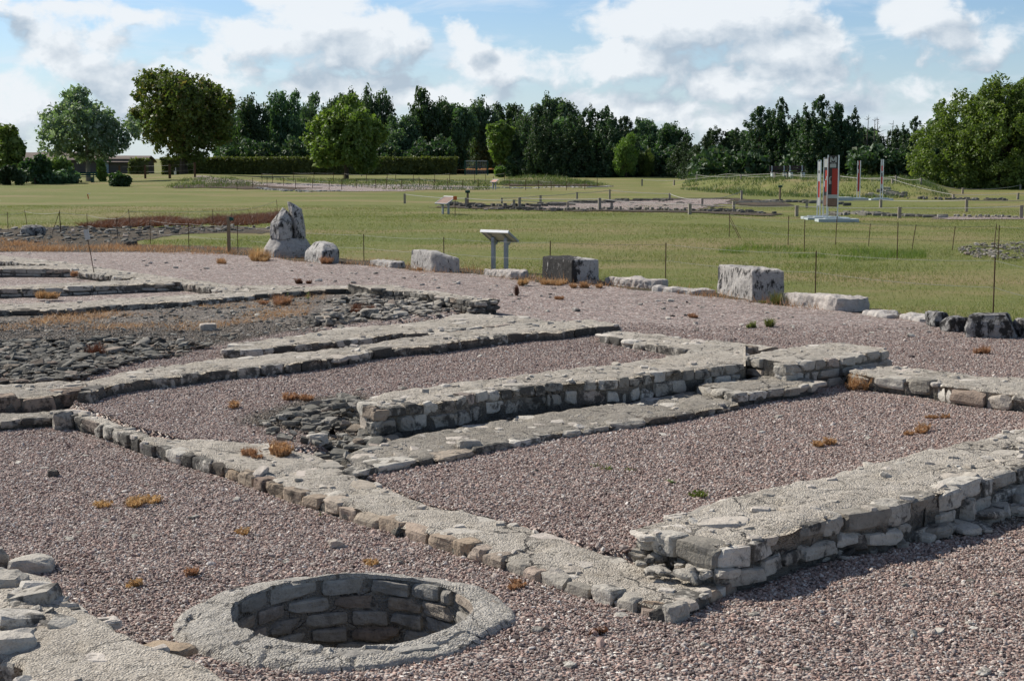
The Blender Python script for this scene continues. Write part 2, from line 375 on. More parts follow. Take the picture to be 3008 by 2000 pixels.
# ------------------------------------------------------------------ stones
def cube_template(n):
    idx = {}; V = []; F = []
    def vid(p):
        k_ = tuple(p)
        if k_ not in idx: idx[k_] = len(V); V.append([2 * c / n - 1 for c in p])
        return idx[k_]
    for ax in range(3):
        for sd in (0, n):
            for i in range(n):
                for j in range(n):
                    q = []
                    for a, b in ((0, 0), (1, 0), (1, 1), (0, 1)):
                        p = [0, 0, 0]; p[ax] = sd; p[(ax + 1) % 3] = i + a; p[(ax + 2) % 3] = j + b; q.append(vid(p))
                    F.append(q if sd else q[::-1])
    return np.array(V, float), np.array(F)
T2, T3, T4 = cube_template(2), cube_template(3), cube_template(5)
def stone(mb, c, size, R=None, T=T4, col=None, cuts=6, power=(8, 20), rough=.09, seed=None):
    """one hewn stone: a rounded, chipped and roughened block; R has the length, depth and up axes as columns"""
    V, F = T
    p = rng.uniform(*power); v = V / (np.abs(V) ** p).sum(1)[:, None] ** (1 / p)
    for _ in range(cuts):
        n = unit(rng.normal(size=3)); sup = np.abs(n).sum(); d = sup * rng.uniform(.6, .86)
        v = v - np.maximum(v @ n - d, 0)[:, None] * n
    off = rng.uniform(0, 100, 3)
    size = np.asarray(size, float)
    q = v * (1 + rough * fbm(v * 1.4 + off, 2)[:, None])
    q = q * size / 2
    q = q + .0035 * fbm(q * 45 + off, 2)[:, None] * np.sign(v)
    if R is not None: q = q @ np.asarray(R).T
    if col is None: col = (rng.beta(2, 2), rng.random() ** 6 * .5, rng.uniform(.3, .7))
    mb.add(q + np.asarray(c), F, col)
def rotz(a): return np.array([[math.cos(a), -math.sin(a), 0], [math.sin(a), math.cos(a), 0], [0, 0, 1.0]])
def tilt(R, amt):
    ax = unit(rng.normal(size=3)); a = rng.normal() * amt
    return np.array(Matrix.Rotation(a, 3, Vector(ax))) @ R

# ------------------------------------------------------------------ ground heights
_wb, _wf = P(1035, 1692, .05)[1], P(1035, 1890, .05)[1]
WELL = np.array([P(1035, 1785, .05)[0], (_wb + _wf) / 2, 0.0]); WR = .25 * (_wb - _wf) + .25 * (1382 - 690) / FPX * math.hypot((_wb + _wf) / 2, 2.0)
BORDER = [(-900, 715), (-300, 726), (0, 732), (200, 733), (400, 737), (600, 742), (760, 752), (900, 770), (1060, 778), (1200, 792), (1420, 808), (1600, 832), (1760, 838), (1900, 852),
          (2110, 872), (2310, 898), (2420, 905), (2560, 922), (2700, 940), (2850, 965), (3008, 985), (3300, 1030), (3700, 1080)]
GPOLY = np.concatenate([PP(BORDER), np.array([[17, 9, 0], [17, -6, 0], [-17, -6, 0], [-17, 20, 0]])])
ROOM_B = PP([(1055, 1420), (1256, 1515), (1493, 1570), (1770, 1655), (1900, 1655), (2000, 1640), (2200, 1580), (2544, 1480), (3008, 1370), (3400, 1280), (3300, 1190), (3008, 1170), (2718, 1140), (2521, 1110), (2329, 1120), (2168, 1150), (1945, 1225), (1600, 1285), (1332, 1345), (1118, 1375)])
ROOM_C = PP([(286, 1165), (580, 1115), (1000, 1060), (1546, 985), (1824, 960), (2159, 1008), (2100, 1060), (1800, 1120), (1579, 1150), (1300, 1195), (1100, 1215), (979, 1275), (940, 1345), (700, 1345), (580, 1330), (400, 1280), (215, 1210)])
ROOM_C2 = PP([(979, 1270), (1051, 1180), (1158, 1170), (1579, 1130), (2047, 1085), (2200, 1090), (2320, 1110), (2180, 1170), (1945, 1225), (1600, 1285), (1332, 1345), (1118, 1375), (1000, 1340)])
ROOM_D = PP([(-500, 925), (0, 908), (290, 898), (527, 885), (781, 862), (1000, 848), (1087, 850), (1225, 868), (1372, 890), (1330, 935), (1100, 970), (966, 985), (868, 1000), (756, 1015), (650, 1040), (700, 1070), (415, 1125), (250, 1130), (0, 1160), (-500, 1190)])
EARTH1 = PP([(-500, 925), (0, 912), (290, 903), (527, 890), (781, 866), (1000, 850), (1087, 868), (1225, 881), (1372, 905), (1300, 920), (1100, 955), (966, 970), (868, 985), (756, 1003), (650, 1027), (520, 1050), (380, 1068), (250, 1085), (220, 1118), (0, 1130), (-500, 1150)])
EARTH2 = PP([(640, 1275), (860, 1205), (1010, 1175), (1150, 1240), (1500, 1222), (1700, 1200), (1700, 1260), (1400, 1315), (1118, 1375), (1000, 1345), (860, 1300)])
EARTH3 = PP([(2500, 1620), (2700, 1560), (2900, 1490), (3200, 1400), (3200, 1520), (2950, 1560), (2700, 1610)])
ROOMS = [(ROOM_B, .06), (ROOM_C, .07), (ROOM_C2, .05), (ROOM_D, .05)]
def gz(x, y):
    x = np.atleast_1d(np.asarray(x, float)); y = np.atleast_1d(np.asarray(y, float))
    z = .014 * fbm(np.stack([x * .9, y * .9, 0 * x], 1), 3, 5)
    for poly, hh in ROOMS: z = np.where(inpoly(x, y, poly), hh + z * .7, z)
    return z
MOUND_F = [(1960, 0, 0), (2030, .40, 108), (2100, .58, 104), (2250, .70, 97), (2450, .74, 90), (2620, .72, 86), (2700, .6, 84), (2760, .25, 84), (2800, 0, 84)]
def lawn_z(x, y):
    x = np.atleast_1d(np.asarray(x, float)); y = np.atleast_1d(np.asarray(y, float))
    und = .10 * fbm(np.stack([x * .07, y * .10, 0 * x], 1), 3, 21) + .05 * fbm(np.stack([x * .3, y * .3, 0 * x], 1), 2, 22)
    f = np.clip((y - 26) / 14, 0, 1) * np.clip((220 - y) / 60, 0, 1)
    z = -.03 + (und) * f
    # raised grass bank on the right
    fx = 1504 + x / np.maximum(y, 1) * FPX
    hc = np.interp(fx, [m[0] for m in MOUND_F], [m[1] for m in MOUND_F]); yc = np.interp(fx, [m[0] for m in MOUND_F[1:]], [m[2] for m in MOUND_F[1:]])
    up = np.clip((y - (yc - 7)) / 7, 0, 1); up = up * up * (3 - 2 * up)
    dn = np.clip((yc + 34 - y) / 18, 0, 1); dn = dn * dn * (3 - 2 * dn)
    z = z + hc * up * dn * (1 + .12 * fbm(np.stack([x * .5, y * .5, 0 * x], 1), 3, 9))
    # earth bank under the big tree on the left
    e1 = np.exp(-((fx - 590) / 120) ** 2 - ((y - 158) / 22) ** 2) * .35
    e2 = np.exp(-((fx - 1580) / 105) ** 2 - ((y - 141) / 9) ** 2) * .35
    return z + e1 + e2
def lz1(x, y): return float(lawn_z(x, y)[0])
def gz1(x, y): return float(gz(x, y)[0])

# lawn: one sheet to the horizon
xs = np.concatenate([[-4000, -1500, -600, -250, -130, -85], np.arange(-62, 62.1, .6), [85, 130, 250, 600, 1500, 4000]])
ys = np.concatenate([[-800, -200, -60, -15, 5, 12], np.arange(16, 60, .4), np.arange(60, 176, .7), [185, 200, 225, 260, 330, 450, 700, 1500, 4500]])
X, Y = np.meshgrid(xs, ys); mb = MB()
Z = lawn_z(X.ravel(), Y.ravel())
Z = np.where(inpoly(X.ravel(), Y.ravel() + 1.6, GPOLY), -1.3, Z)       # dug away under the gravel
nx, ny = len(xs), len(ys)
def gridf(nx, ny): i = np.arange(nx * ny).reshape(ny, nx); return np.stack([i[:-1, :-1], i[:-1, 1:], i[1:, 1:], i[1:, :-1]], -1).reshape(-1, 4)
mb.add(np.stack([X.ravel(), Y.ravel(), Z], 1), gridf(nx, ny))
tag(mb.build('lawn', M['lawn'], smooth=True), 'mown yellow green lawn reaching back to the trees', 'lawn', kind='structure')

# pink gravel with the sunken earth floors
xs = np.arange(-16, 16.01, .07); ys = np.arange(-4, 33, .07); X, Y = np.meshgrid(xs, ys); x, y = X.ravel(), Y.ravel()
jx = x + .10 * vnoise(np.stack([x * 3, y * 3, 0 * x], 1), 3); jy = y + .18 * vnoise(np.stack([x * 3, y * 3, 0 * x + 9], 1), 4)
keep = inpoly(jx, jy, GPOLY) & (np.hypot(x - WELL[0], y - WELL[1]) > WR + .06)
em = (inpoly(x, y, EARTH1) | inpoly(x, y, EARTH2) | inpoly(x, y, EARTH3)).astype(float).reshape(X.shape)
def blur(a, r):
    for axs in (0, 1):
        c = np.cumsum(np.pad(a, [(r + 1, r) if k_ == axs else (0, 0) for k_ in (0, 1)], 'edge'), axs)
        a = (np.take(c, range(2 * r + 1, c.shape[axs]), axs) - np.take(c, range(0, c.shape[axs] - 2 * r - 1), axs)) / (2 * r + 1)
    return a
EARTHMASK = blur(blur(em, 3), 3)
F = gridf(len(xs), len(ys)); F = F[keep[F].all(1)]
used = np.unique(F); remap = -np.ones(len(x), int); remap[used] = np.arange(len(used))
z = gz(x[used], y[used]) + .004 * fbm(np.stack([x[used] * 9, y[used] * 9, 0 * used], 1), 2, 31)
mb = MB(); mb.add(np.stack([x[used], y[used], z], 1), remap[F], np.stack([EARTHMASK.ravel()[used], 0 * z, 0 * z], 1))
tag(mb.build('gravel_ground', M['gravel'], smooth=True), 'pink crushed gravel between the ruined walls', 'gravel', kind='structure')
def earth_at(x, y):
    i = np.clip(((np.asarray(y) + 4) / .07).astype(int), 0, EARTHMASK.shape[0] - 1); j = np.clip(((np.asarray(x) + 16) / .07).astype(int), 0, EARTHMASK.shape[1] - 1)
    return EARTHMASK[i, j]

# earth strips where gravel meets lawn, and the old trench at the left
def sheet(name, poly, m, label, cat, z=.012, res=.15, jit=.25, onlawn=True):
    poly = np.asarray(poly); lo = poly.min(0) - .3; hi = poly.max(0) + .3
    xs = np.arange(lo[0], hi[0], res); ys = np.arange(lo[1], hi[1], res); X, Y = np.meshgrid(xs, ys); x, y = X.ravel(), Y.ravel()
    k_ = inpoly(x + jit * vnoise(np.stack([x / jit / 2, y / jit / 2, 0 * x], 1), 6), y + jit * vnoise(np.stack([x / jit / 2, y / jit / 2, 0 * x + 5], 1), 7), poly)
    F = gridf(len(xs), len(ys)); F = F[k_[F].all(1)]
    u = np.unique(F); rm = -np.ones(len(x), int); rm[u] = np.arange(len(u)); b = MB()
    zz = (lawn_z(x[u], y[u]) if onlawn else 0) + z + .02 * res * fbm(np.stack([x[u] / res / 3, y[u] / res / 3, 0 * u], 1), 2, 8)
    b.add(np.stack([x[u], y[u], zz], 1), rm[F], np.zeros(3)); return tag(b.build(name, m, smooth=True), label, cat, kind='structure')
up = [(x, y - (22 if x < 1000 else 18)) for x, y in BORDER[2:]]
sheet('bare_earth', PP([(x, y + 9) for x, y in BORDER[2:]] + up[::-1]), M['earth'], 'strip of bare earth and dry weeds along the gravel edge', 'earth', z=.016, res=.12)
sheet('trench_floor', PP([(-500, 690), (0, 672), (120, 664), (260, 662), (380, 668), (520, 664), (700, 664), (820, 672), (800, 688), (650, 684), (500, 690), (420, 704), (330, 722), (420, 742), (0, 742), (-500, 745)]), M['earth'],
      'stony brown earth of the old trench behind the gravel', 'earth', z=.008)
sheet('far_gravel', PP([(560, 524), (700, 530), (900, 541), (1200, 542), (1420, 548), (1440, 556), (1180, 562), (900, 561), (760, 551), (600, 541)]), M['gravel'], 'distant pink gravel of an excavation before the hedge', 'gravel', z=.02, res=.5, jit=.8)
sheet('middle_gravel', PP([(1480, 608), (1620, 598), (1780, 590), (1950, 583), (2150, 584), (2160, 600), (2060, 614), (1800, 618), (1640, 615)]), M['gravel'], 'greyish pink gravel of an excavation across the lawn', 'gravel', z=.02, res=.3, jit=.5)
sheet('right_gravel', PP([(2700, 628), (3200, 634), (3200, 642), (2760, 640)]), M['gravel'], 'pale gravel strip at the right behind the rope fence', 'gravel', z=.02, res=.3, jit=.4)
sheet('bank_earth', PP([(470, 553), (540, 543), (640, 536), (720, 540), (820, 549), (960, 553), (820, 556), (600, 554)]), M['brown_shade_earth'], 'brown earth bank at the foot of the big tree with tree shade in its colour', 'earth', z=.03, res=.5, jit=.8)
sheet('cut_bank_earth', PP([(1470, 541), (1520, 535), (1640, 536), (1740, 541), (1800, 547), (1640, 548), (1470, 547)]), M['brown_shade_earth'], 'brown cut earth bank behind the distant excavation', 'earth', z=.05, res=.5, jit=.6)
sheet('earth_margin', PP([(1260, 608), (1340, 600), (1500, 604), (1640, 596), (1760, 590), (1960, 580), (2160, 580), (2300, 590), (2340, 604), (2160, 604), (2140, 582), (1790, 592), (1650, 600), (1480, 612), (1640, 618), (2060, 617), (2300, 622), (2300, 632), (2060, 625), (1640, 622), (1400, 614)]), M['earth'], 'dark earth edges of the excavation across the lawn', 'earth', z=.03, res=.3, jit=.4)
sheet('dry_crop_field', np.array([at(1290, 196), at(1480, 196), at(1500, 290), at(1270, 290)]), M['poppy'], 'orange strip of dry crop seen past the hedge end', 'field', z=.5, res=2, jit=1)

# ------------------------------------------------------------------ ruined walls
def resample(p, n):
    d = np.concatenate([[0], np.cumsum(np.linalg.norm(np.diff(p, axis=0), axis=1))]); s = np.linspace(0, d[-1], n)
    return np.stack([np.interp(s, d, p[:, k_]) for k_ in range(p.shape[1])], 1), d[-1]
def row(mb, pts, nrm, ztop, hh, lens, depth, tints, prob=1.0, flat=False, jit=.014, gap=.010):
    """one course of facing stones along pts; nrm points outwards"""
    d = np.concatenate([[0], np.cumsum(np.linalg.norm(np.diff(pts, axis=0), axis=1))]); L = d[-1]; s = -rng.uniform(0, lens[0] * .5)
    while s < L - .03:
        l = rng.uniform(*lens); s0 = max(s, 0); e = min(s + l, L)
        if L - e < lens[0] * .4: e = L
        if e - s0 > .035 and rng.random() < prob:
            c = np.array([np.interp((s0 + e) / 2, d, pts[:, k_]) for k_ in range(3)]); a = np.array([np.interp(s0, d, pts[:, k_]) for k_ in range(3)]); b = np.array([np.interp(e, d, pts[:, k_]) for k_ in range(3)])
            t = b - a; t[2] = 0; t = unit(t); n = np.array([t[1], -t[0], 0]); 
            if n @ np.array([np.interp((s0 + e) / 2, d, nrm[:, k_]) for k_ in range(3)]) < 0: n = -n
            dp = depth * rng.uniform(.8, 1.15); h2 = hh * rng.uniform(.88, 1.06)
            zt = (ztop if np.isscalar(ztop) else c[2] + ztop[0]) + rng.normal() * (.006 if not flat else .004)
            c = c - n * (dp / 2 - rng.uniform(-jit, jit)); c[2] = zt - h2 / 2
            R = np.stack([t, -n, np.array([0, 0, 1.0])], 1)
            if np.linalg.det(R) < 0: R[:, 1] *= -1
            col = tints(s0 / L) if callable(tints) else (rng.beta(2, 2), (rng.random() < tints[0]) * rng.uniform(.25, .7), rng.uniform(*tints[1]))
            stone(mb, c, (e - s0 - gap, dp, h2), tilt(R, .025), T4, col)
        s = s + l
WALLFP = []
def wall(label, front, back, h, zf, courses, zb=None, ends=(False, False), tints=(.1, (.3, .7)), lens=(.13, .26), depth=.15, backprob=.55, rough=1.0, dirty=0.0, group='ruined wall footings', m='mortar'):
    ha, hb = (h, h) if np.isscalar(h) else h; h = max(ha, hb)
    hl = lambda pts: np.array([P(x, y, ha + (hb - ha) * i / (len(pts) - 1)) for i, (x, y) in enumerate(pts)])
    Pf0 = hl(front); Pb0 = hl(back)
    if zb is None: zb = zf
    L = max(np.linalg.norm(np.diff(Pf0, axis=0), axis=1).sum(), .2)
    n = max(int(L / .035), 8); Pf, _ = resample(Pf0, n); Pb, _ = resample(Pb0, n)
    Wd = np.linalg.norm(Pf - Pb, axis=1).mean(); kk = max(int(Wd / .035), 5)
    nr = Pf - Pb; nr[:, 2] = 0; nr /= np.linalg.norm(nr, axis=1)[:, None] + 1e-9
    WALLFP.append(np.concatenate([Pf, Pb[::-1]]))
    mid = (Pf0[0] + Pf0[-1]) / 2; mid[2] = zf
    root = empty('ruined_wall', mid, label, 'wall', group)
    t = np.linspace(0, 1, kk)
    jf = .03 + .018 * fbm(np.stack([np.arange(n) * .15, 0 * np.arange(n), 0 * np.arange(n)], 1), 3, rng.integers(999))
    if ends[0] or ends[1]:
        sh = np.linspace(0, 1, n); mv = np.where(sh < .5, ends[0] * np.clip(1 - sh / .12, 0, 1), -1.0 * ends[1] * np.clip(1 - (1 - sh) / .12, 0, 1)) * .055
        tg = np.gradient(Pf, axis=0); tg /= np.linalg.norm(tg, axis=1)[:, None] + 1e-9; Pfc = Pf + tg * mv[:, None]; tg = np.gradient(Pb, axis=0); tg /= np.linalg.norm(tg, axis=1)[:, None] + 1e-9; Pbc = Pb + tg * mv[:, None]
    else: Pfc, Pbc = Pf, Pb
    G = (Pfc - nr * jf[:, None])[:, None] * (1 - t)[None, :, None] + (Pbc + nr * (.02 - .03 * np.abs(jf[::-1] - .03) / .018)[:, None])[:, None] * t[None, :, None]
    q = G.reshape(-1, 3).copy()
    z = .018 * fbm(q * [3.4, 3.4, 0], 3, 3) + .013 * fbm(q * [14, 14, 0], 3, 4) * rough - .06 * np.clip(fbm(q * [9, 9, 0], 3, 6) - .28, 0, 1)
    ed = np.minimum(t, 1 - t) * Wd; drop = np.clip(1 - ed / .05, 0, 1) ** 2 * .018
    q[:, 2] = q[:, 2] + .004 + z - np.tile(drop, n)
    ij = np.arange(n * kk).reshape(n, kk)
    loop = np.concatenate([ij[:, 0], ij[-1, 1:], ij[-2::-1, -1], ij[0, -2:0:-1]])
    base = q[loop].copy(); base[:, 2] = min(zf, zb) - .12
    nb = n * kk; m_ = len(loop)
    midv = q[loop].copy(); midv[:, 2] = (midv[:, 2] * .5 + .5 * (min(zf, zb))); midv[:, :2] += .015 * rng.normal(size=(m_, 2))
    V = np.concatenate([q, midv, base]); FS = [gridf(kk, n)]
    a = np.arange(m_); b = (a + 1) % m_
    FS.append(np.stack([loop[a], nb + a, nb + b, loop[b]], 1)); FS.append(np.stack([nb + a, nb + m_ + a, nb + m_ + b, nb + b], 1))
    Fq = np.concatenate(FS)
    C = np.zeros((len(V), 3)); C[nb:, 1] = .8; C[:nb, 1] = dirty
    mb = MB(); mb.add(V, Fq, C); mb.build('mortar_core', M[m], root, smooth=True)
    sb = MB(); zt = 0.0
    for ci, c in enumerate(courses):
        row(sb, Pf, nr, [zt], c, lens if ci == 0 else (lens[0] * 1.05, lens[1] * 1.15), depth, tints, .97 if ci == 0 else .93)
        zt -= c
    if backprob: row(sb, Pb, -nr, [-.004], .07, (.14, .3), .13, (.12, (.1, .4)) , backprob, True)
    for flag, i in ((ends[0], 0), (ends[1], -1)):
        if flag:
            seg = np.stack([Pf[i], Pb[i]]); seg, _ = resample(seg, 8); tn = Pf[0] - Pf[1] if i == 0 else Pf[-1] - Pf[-2]; tn[2] = 0; tn = unit(tn)
            zt = 0.0
            for c in courses: row(sb, seg, np.tile(tn, (8, 1)), [zt], c, lens, depth, tints, .9); zt -= c
    for _ in range(int(L * Wd * 7)):      # flat stones showing through the mortar, mostly near the edges
        i = rng.integers(0, n); u = .1 + .86 * rng.beta(.8, .6); c = Pf[i] * (1 - u) + Pb[i] * u; s_ = rng.uniform(.05, .2); tg = unit(Pf[min(i + 1, n - 1)] - Pf[max(i - 1, 0)])
        c[2] = c[2] + rng.uniform(-.030, -.017); R = tilt(np.stack([tg, [-tg[1], tg[0], 0], [0, 0, 1.0]], 1) @ rotz(rng.normal() * .5), .05)
        stone(sb, c, (s_ * rng.uniform(1, 1.8), s_, .05), R, T3, (rng.uniform(.6, 1), rng.uniform(.0, .3), rng.uniform(.15, .5)), power=(4, 8))
    for _ in range(int(L * Wd * (26 if mid[1] < 12 else 10))):     # small stones and crumbs standing out of the worn mortar
        i = rng.integers(0, n); u = rng.uniform(.04, .98); c = Pf[i] * (1 - u) + Pb[i] * u; s_ = .02 + .05 * rng.random() ** 2; c[2] = c[2] + rng.uniform(-.012, .006)
        stone(sb, c, (s_ * rng.uniform(1, 1.7), s_, s_ * .6), tilt(rotz(rng.uniform(0, 3.1)), .25), T2, (rng.uniform(.55, 1), rng.uniform(0, .25), rng.uniform(.1, .45)), cuts=3, power=(4, 8))
    if sb.n: sb.build('facing_stones', M['stone'], root)
    return root
def near_tints(u):
    # the long near wall: grey blocks, then pink, then ochre ones toward the corner
    r = rng.beta(2, 2)
    if u < .33: return (r, (rng.random() < .15) * .4, rng.uniform(.5, .95))
    if u < .52: return (r * .6, rng.uniform(.5, .9), rng.uniform(.55, .85))
    if u < .78: return (.35 + r * .4, rng.uniform(.5, .9), rng.uniform(.2, .45))
    return (r, (rng.random() < .6) * rng.uniform(.4, .85), rng.uniform(.3, .6))
wall('long narrow wall beside the well with grey, pink and ochre edge stones',
     [(178, 1216), (281, 1243), (383, 1286), (485, 1320), (600, 1350), (712, 1385), (859, 1440), (944, 1468), (1029, 1496), (1149, 1531), (1279, 1572), (1354, 1600), (1444, 1627), (1555, 1667), (1672, 1706), (1829, 1757), (1975, 1800)],
     [(215, 1207), (310, 1228), (405, 1268), (505, 1292), (600, 1288), (760, 1296), (930, 1330), (1064, 1400), (1171, 1446), (1256, 1477), (1372, 1500), (1493, 1533), (1556, 1545), (1654, 1577), (1770, 1617), (1900, 1655), (2165, 1702)],
     (.10, .055), 0.0, [.095], tints=near_tints, lens=(.12, .24), depth=.13, backprob=.4, ends=(False, True))
wall('thick low wall of the right foreground with a broken left end',
     [(2100, 1612), (2204, 1602), (2365, 1546), (2499, 1506), (2602, 1500), (2700, 1466), (2767, 1452), (2919, 1399), (3008, 1370), (3250, 1285)],
     [(1850, 1550), (1925, 1530), (2062, 1484), (2120, 1462), (2320, 1421), (2437, 1393), (2544, 1363), (2678, 1335), (2812, 1301), (3008, 1252), (3250, 1190)],
     .22, 0.0, [.105, .075], zb=.05, tints=(.03, (.25, .65)), lens=(.12, .30), depth=.17, ends=(True, False), backprob=.75)
wall('low wall at the right edge faced with squared cream blocks',
     [(2490, 1094), (2562, 1105), (2620, 1111), (2722, 1122), (2803, 1140), (2883, 1149), (2977, 1160), (3008, 1163), (3250, 1200)],
     [(2530, 1078), (2633, 1073), (2767, 1093), (2901, 1104), (3008, 1114), (3250, 1140)], .19, .06, [.125], zb=0.0, tints=(.35, (.1, .4)), lens=(.16, .36), depth=.18)
wall('tall square pier of three stone courses on the right',
     [(2312, 1072), (2400, 1060), (2500, 1046), (2620, 1028)], [(2182, 1047), (2290, 1024), (2392, 1010), (2470, 1004)], .30, .06, [.085, .085, .075], zb=0.0, tints=(.1, (.15, .5)), lens=(.14, .27), depth=.16, ends=(True, True), backprob=.8)
wall('broad stepped wall leading left from the square pier',
     [(1100, 1203), (1238, 1185), (1341, 1176), (1440, 1150), (1543, 1136), (1632, 1127), (1739, 1118), (1833, 1114), (1922, 1100), (2047, 1082), (2190, 1070)],
     [(1051, 1180), (1158, 1149), (1359, 1118), (1480, 1106), (1579, 1096), (1802, 1069), (1980, 1042), (2056, 1035), (2190, 1012)],
     .28, .04, [.08, .105], zb=.06, tints=(.12, (.35, .75)), lens=(.10, .22), depth=.15, ends=(True, False), backprob=.7)
wall('low ragged footing step in front of the broad stepped wall',
     [(1050, 1388), (1118, 1372), (1225, 1354), (1332, 1337), (1404, 1319), (1475, 1305), (1600, 1279), (1815, 1247), (1945, 1230), (2025, 1216), (2170, 1188)],
     [(1010, 1335), (1136, 1292), (1359, 1252), (1600, 1214), (1668, 1205), (1846, 1181), (2000, 1150), (2140, 1132)], .105, .05, [.055], tints=(.08, (.4, .85)), lens=(.14, .36), depth=.2, backprob=.2, dirty=.35)
wall('small raised chunk of wall against the left foot of the pier',
     [(2154, 1160), (2240, 1147), (2329, 1136), (2400, 1124)], [(2022, 1128), (2120, 1122), (2200, 1108), (2300, 1090)], .165, .06, [.07], tints=(.05, (.2, .6)), lens=(.14, .24), depth=.15, ends=(True, False), backprob=.4, dirty=.3)
wall('flat mortar cross wall joining the broad wall at the back',
     [(1760, 984), (1840, 1000), (1950, 1018), (2030, 1032), (2110, 1046)], [(1800, 972), (1900, 978), (2040, 998), (2159, 1003), (2290, 1020)], .15, .06, [.09], zb=0, tints=(.05, (.5, .9)), backprob=.3, depth=.13)
wall('long middle wall with a dark weathered front running up to the right',
     [(268, 1152), (330, 1131), (415, 1116), (540, 1102), (647, 1087), (759, 1078), (848, 1069), (975, 1053), (1154, 1022), (1296, 1011), (1412, 993), (1546, 978), (1641, 974), (1739, 961), (1826, 956)],
     [(250, 1122), (402, 1084), (554, 1064), (759, 1044), (1002, 1021), (1127, 1003), (1314, 976), (1493, 955), (1587, 942), (1730, 940), (1810, 948)],
     .165, .065, [.10], tints=(.1, (.55, .95)), lens=(.16, .33), depth=.15, ends=(False, True), backprob=.35)
wall('narrow wall running close above the long middle wall',
     [(655, 1028), (738, 1028), (805, 1019), (912, 1008), (1046, 998), (1154, 980), (1310, 975), (1404, 960), (1500, 953), (1600, 944)],
     [(690, 1012), (756, 1000), (868, 984), (966, 968), (1091, 957), (1270, 940), (1330, 924), (1420, 922), (1500, 928), (1590, 939)], .14, .05, [.075], tints=(.15, (.4, .8)), lens=(.14, .3), depth=.14, backprob=.3)
wall('wall spur from the corner apex ending in a squared block in the gravel',
     [(1087, 850), (1180, 855), (1270, 866), (1330, 876), (1399, 889)], [(1020, 836), (1136, 837), (1270, 855), (1359, 868), (1470, 880)], .18, .05, [.075, .055], zb=0, tints=(.05, (.5, .95)), lens=(.14, .3), depth=.15, ends=(False, True), backprob=.5)
wall('long upper left wall along the brown earth floor',
     [(-400, 925), (0, 913), (67, 910), (201, 910), (290, 901), (402, 893), (527, 887), (692, 872), (781, 864), (937, 852), (1087, 849)],
     [(-400, 905), (0, 893), (179, 888), (357, 877), (580, 864), (714, 853), (860, 843), (1000, 838), (1060, 836)], .12, .05, [.075], zb=.02, tints=(.06, (.55, .95)), lens=(.18, .4), depth=.17, backprob=.3)
wall('short wall stub of grey stones joining the upper left wall',
     [(705, 846), (760, 848), (830, 852)], [(720, 838), (790, 838), (900, 842)], .13, .05, [.06], tints=(0, (.3, .6)), backprob=.3)
wall('two course wall of the left edge behind the dry tufts',
     [(-400, 872), (0, 850), (89, 848), (286, 841), (357, 837), (531, 829)], [(-400, 858), (0, 841), (241, 829), (402, 823), (510, 820)], .13, .02, [.075, .045], tints=(.1, (.35, .7)), lens=(.2, .42), depth=.17, backprob=.3)
wall('slanting wall at the upper left with a row of narrow stones',
     [(-300, 750), (0, 766), (156, 780), (232, 801), (415, 821), (536, 834), (580, 841), (661, 856), (720, 860)], [(-300, 732), (0, 750), (112, 761), (263, 779), (313, 789), (446, 807), (558, 822), (670, 835), (740, 850)], .11, .02, [.085], tints=(.03, (.4, .75)), lens=(.10, .22), depth=.15, backprob=.4)
wall('short wall of the far left edge ending at the slanting wall',
     [(-300, 796), (0, 790), (120, 790), (223, 791)], [(-300, 782), (0, 780), (156, 781), (228, 785)], .14, .02, [.08, .05], tints=(.3, (.3, .6)), lens=(.2, .42), depth=.16)
wall('low wall at the left edge of large pink and grey blocks',
     [(-300, 1192), (0, 1172), (125, 1163), (228, 1149), (288, 1146)], [(-300, 1142), (0, 1130), (120, 1124), (262, 1118)], .145, 0.0, [.14], tints=lambda u: (rng.uniform(.2, .5), rng.uniform(.55, .95), rng.uniform(.55, .8)), lens=(.22, .34), depth=.22, zb=.05, backprob=.2, dirty=.1)
wall('small kerb of stones below the pink blocks at the left',
     [(-300, 1250), (0, 1234), (152, 1224), (205, 1218)], [(-300, 1228), (0, 1212), (150, 1205), (200, 1203)], .08, 0.0, [.06], tints=(.2, (.5, .9)), lens=(.14, .3), depth=.14, backprob=.2, dirty=.3)
wall('broad mortared wall end in the bottom left corner',
     [(-340, 1900), (-200, 1905), (0, 1940), (60, 1960), (50, 2000), (60, 2060), (80, 2200)], [(-330, 1640), (-100, 1650), (70, 1672), (150, 1695), (205, 1755), (286, 1804), (357, 1854), (430, 1890), (562, 1932), (661, 1980), (800, 2060), (1000, 2200)], .135, 0.0, [.09, .05], tints=(.1, (.2, .6)), lens=(.16, .3), depth=.16, backprob=.75)

# ------------------------------------------------------------------ the round well
root = empty('stone_well', WELL, 'round stone lined well with a broad mortar rim sunk in the gravel', 'well')
nt, nr_ = 220, 22; th = np.arange(nt) * 2 * math.pi / nt
ext = np.interp(np.degrees(th), [0, 60, 90, 130, 180, 225, 270, 320, 360], [.19, .15, .16, .19, .29, .26, .19, .19, .19])
cs = np.stack([np.cos(th), np.sin(th), 0 * th], 1)
ext = ext + .07 * fbm(cs * 2.2, 3, 61) + .012 * fbm(cs * 9, 2, 62)
rin = WR * (1 + .014 * fbm(cs * 4, 3, 63))
tt = np.linspace(0, 1, nr_); R_ = rin[:, None] + .012 + (ext[:, None] - .012) * tt[None]
q = np.stack([R_ * cs[:, :1], R_ * cs[:, 1:2], 0 * R_], -1).reshape(-1, 3)
prof = .052 - .03 * tt ** 1.5 - .045 * np.clip((tt - .8) / .2, 0, 1) ** 2
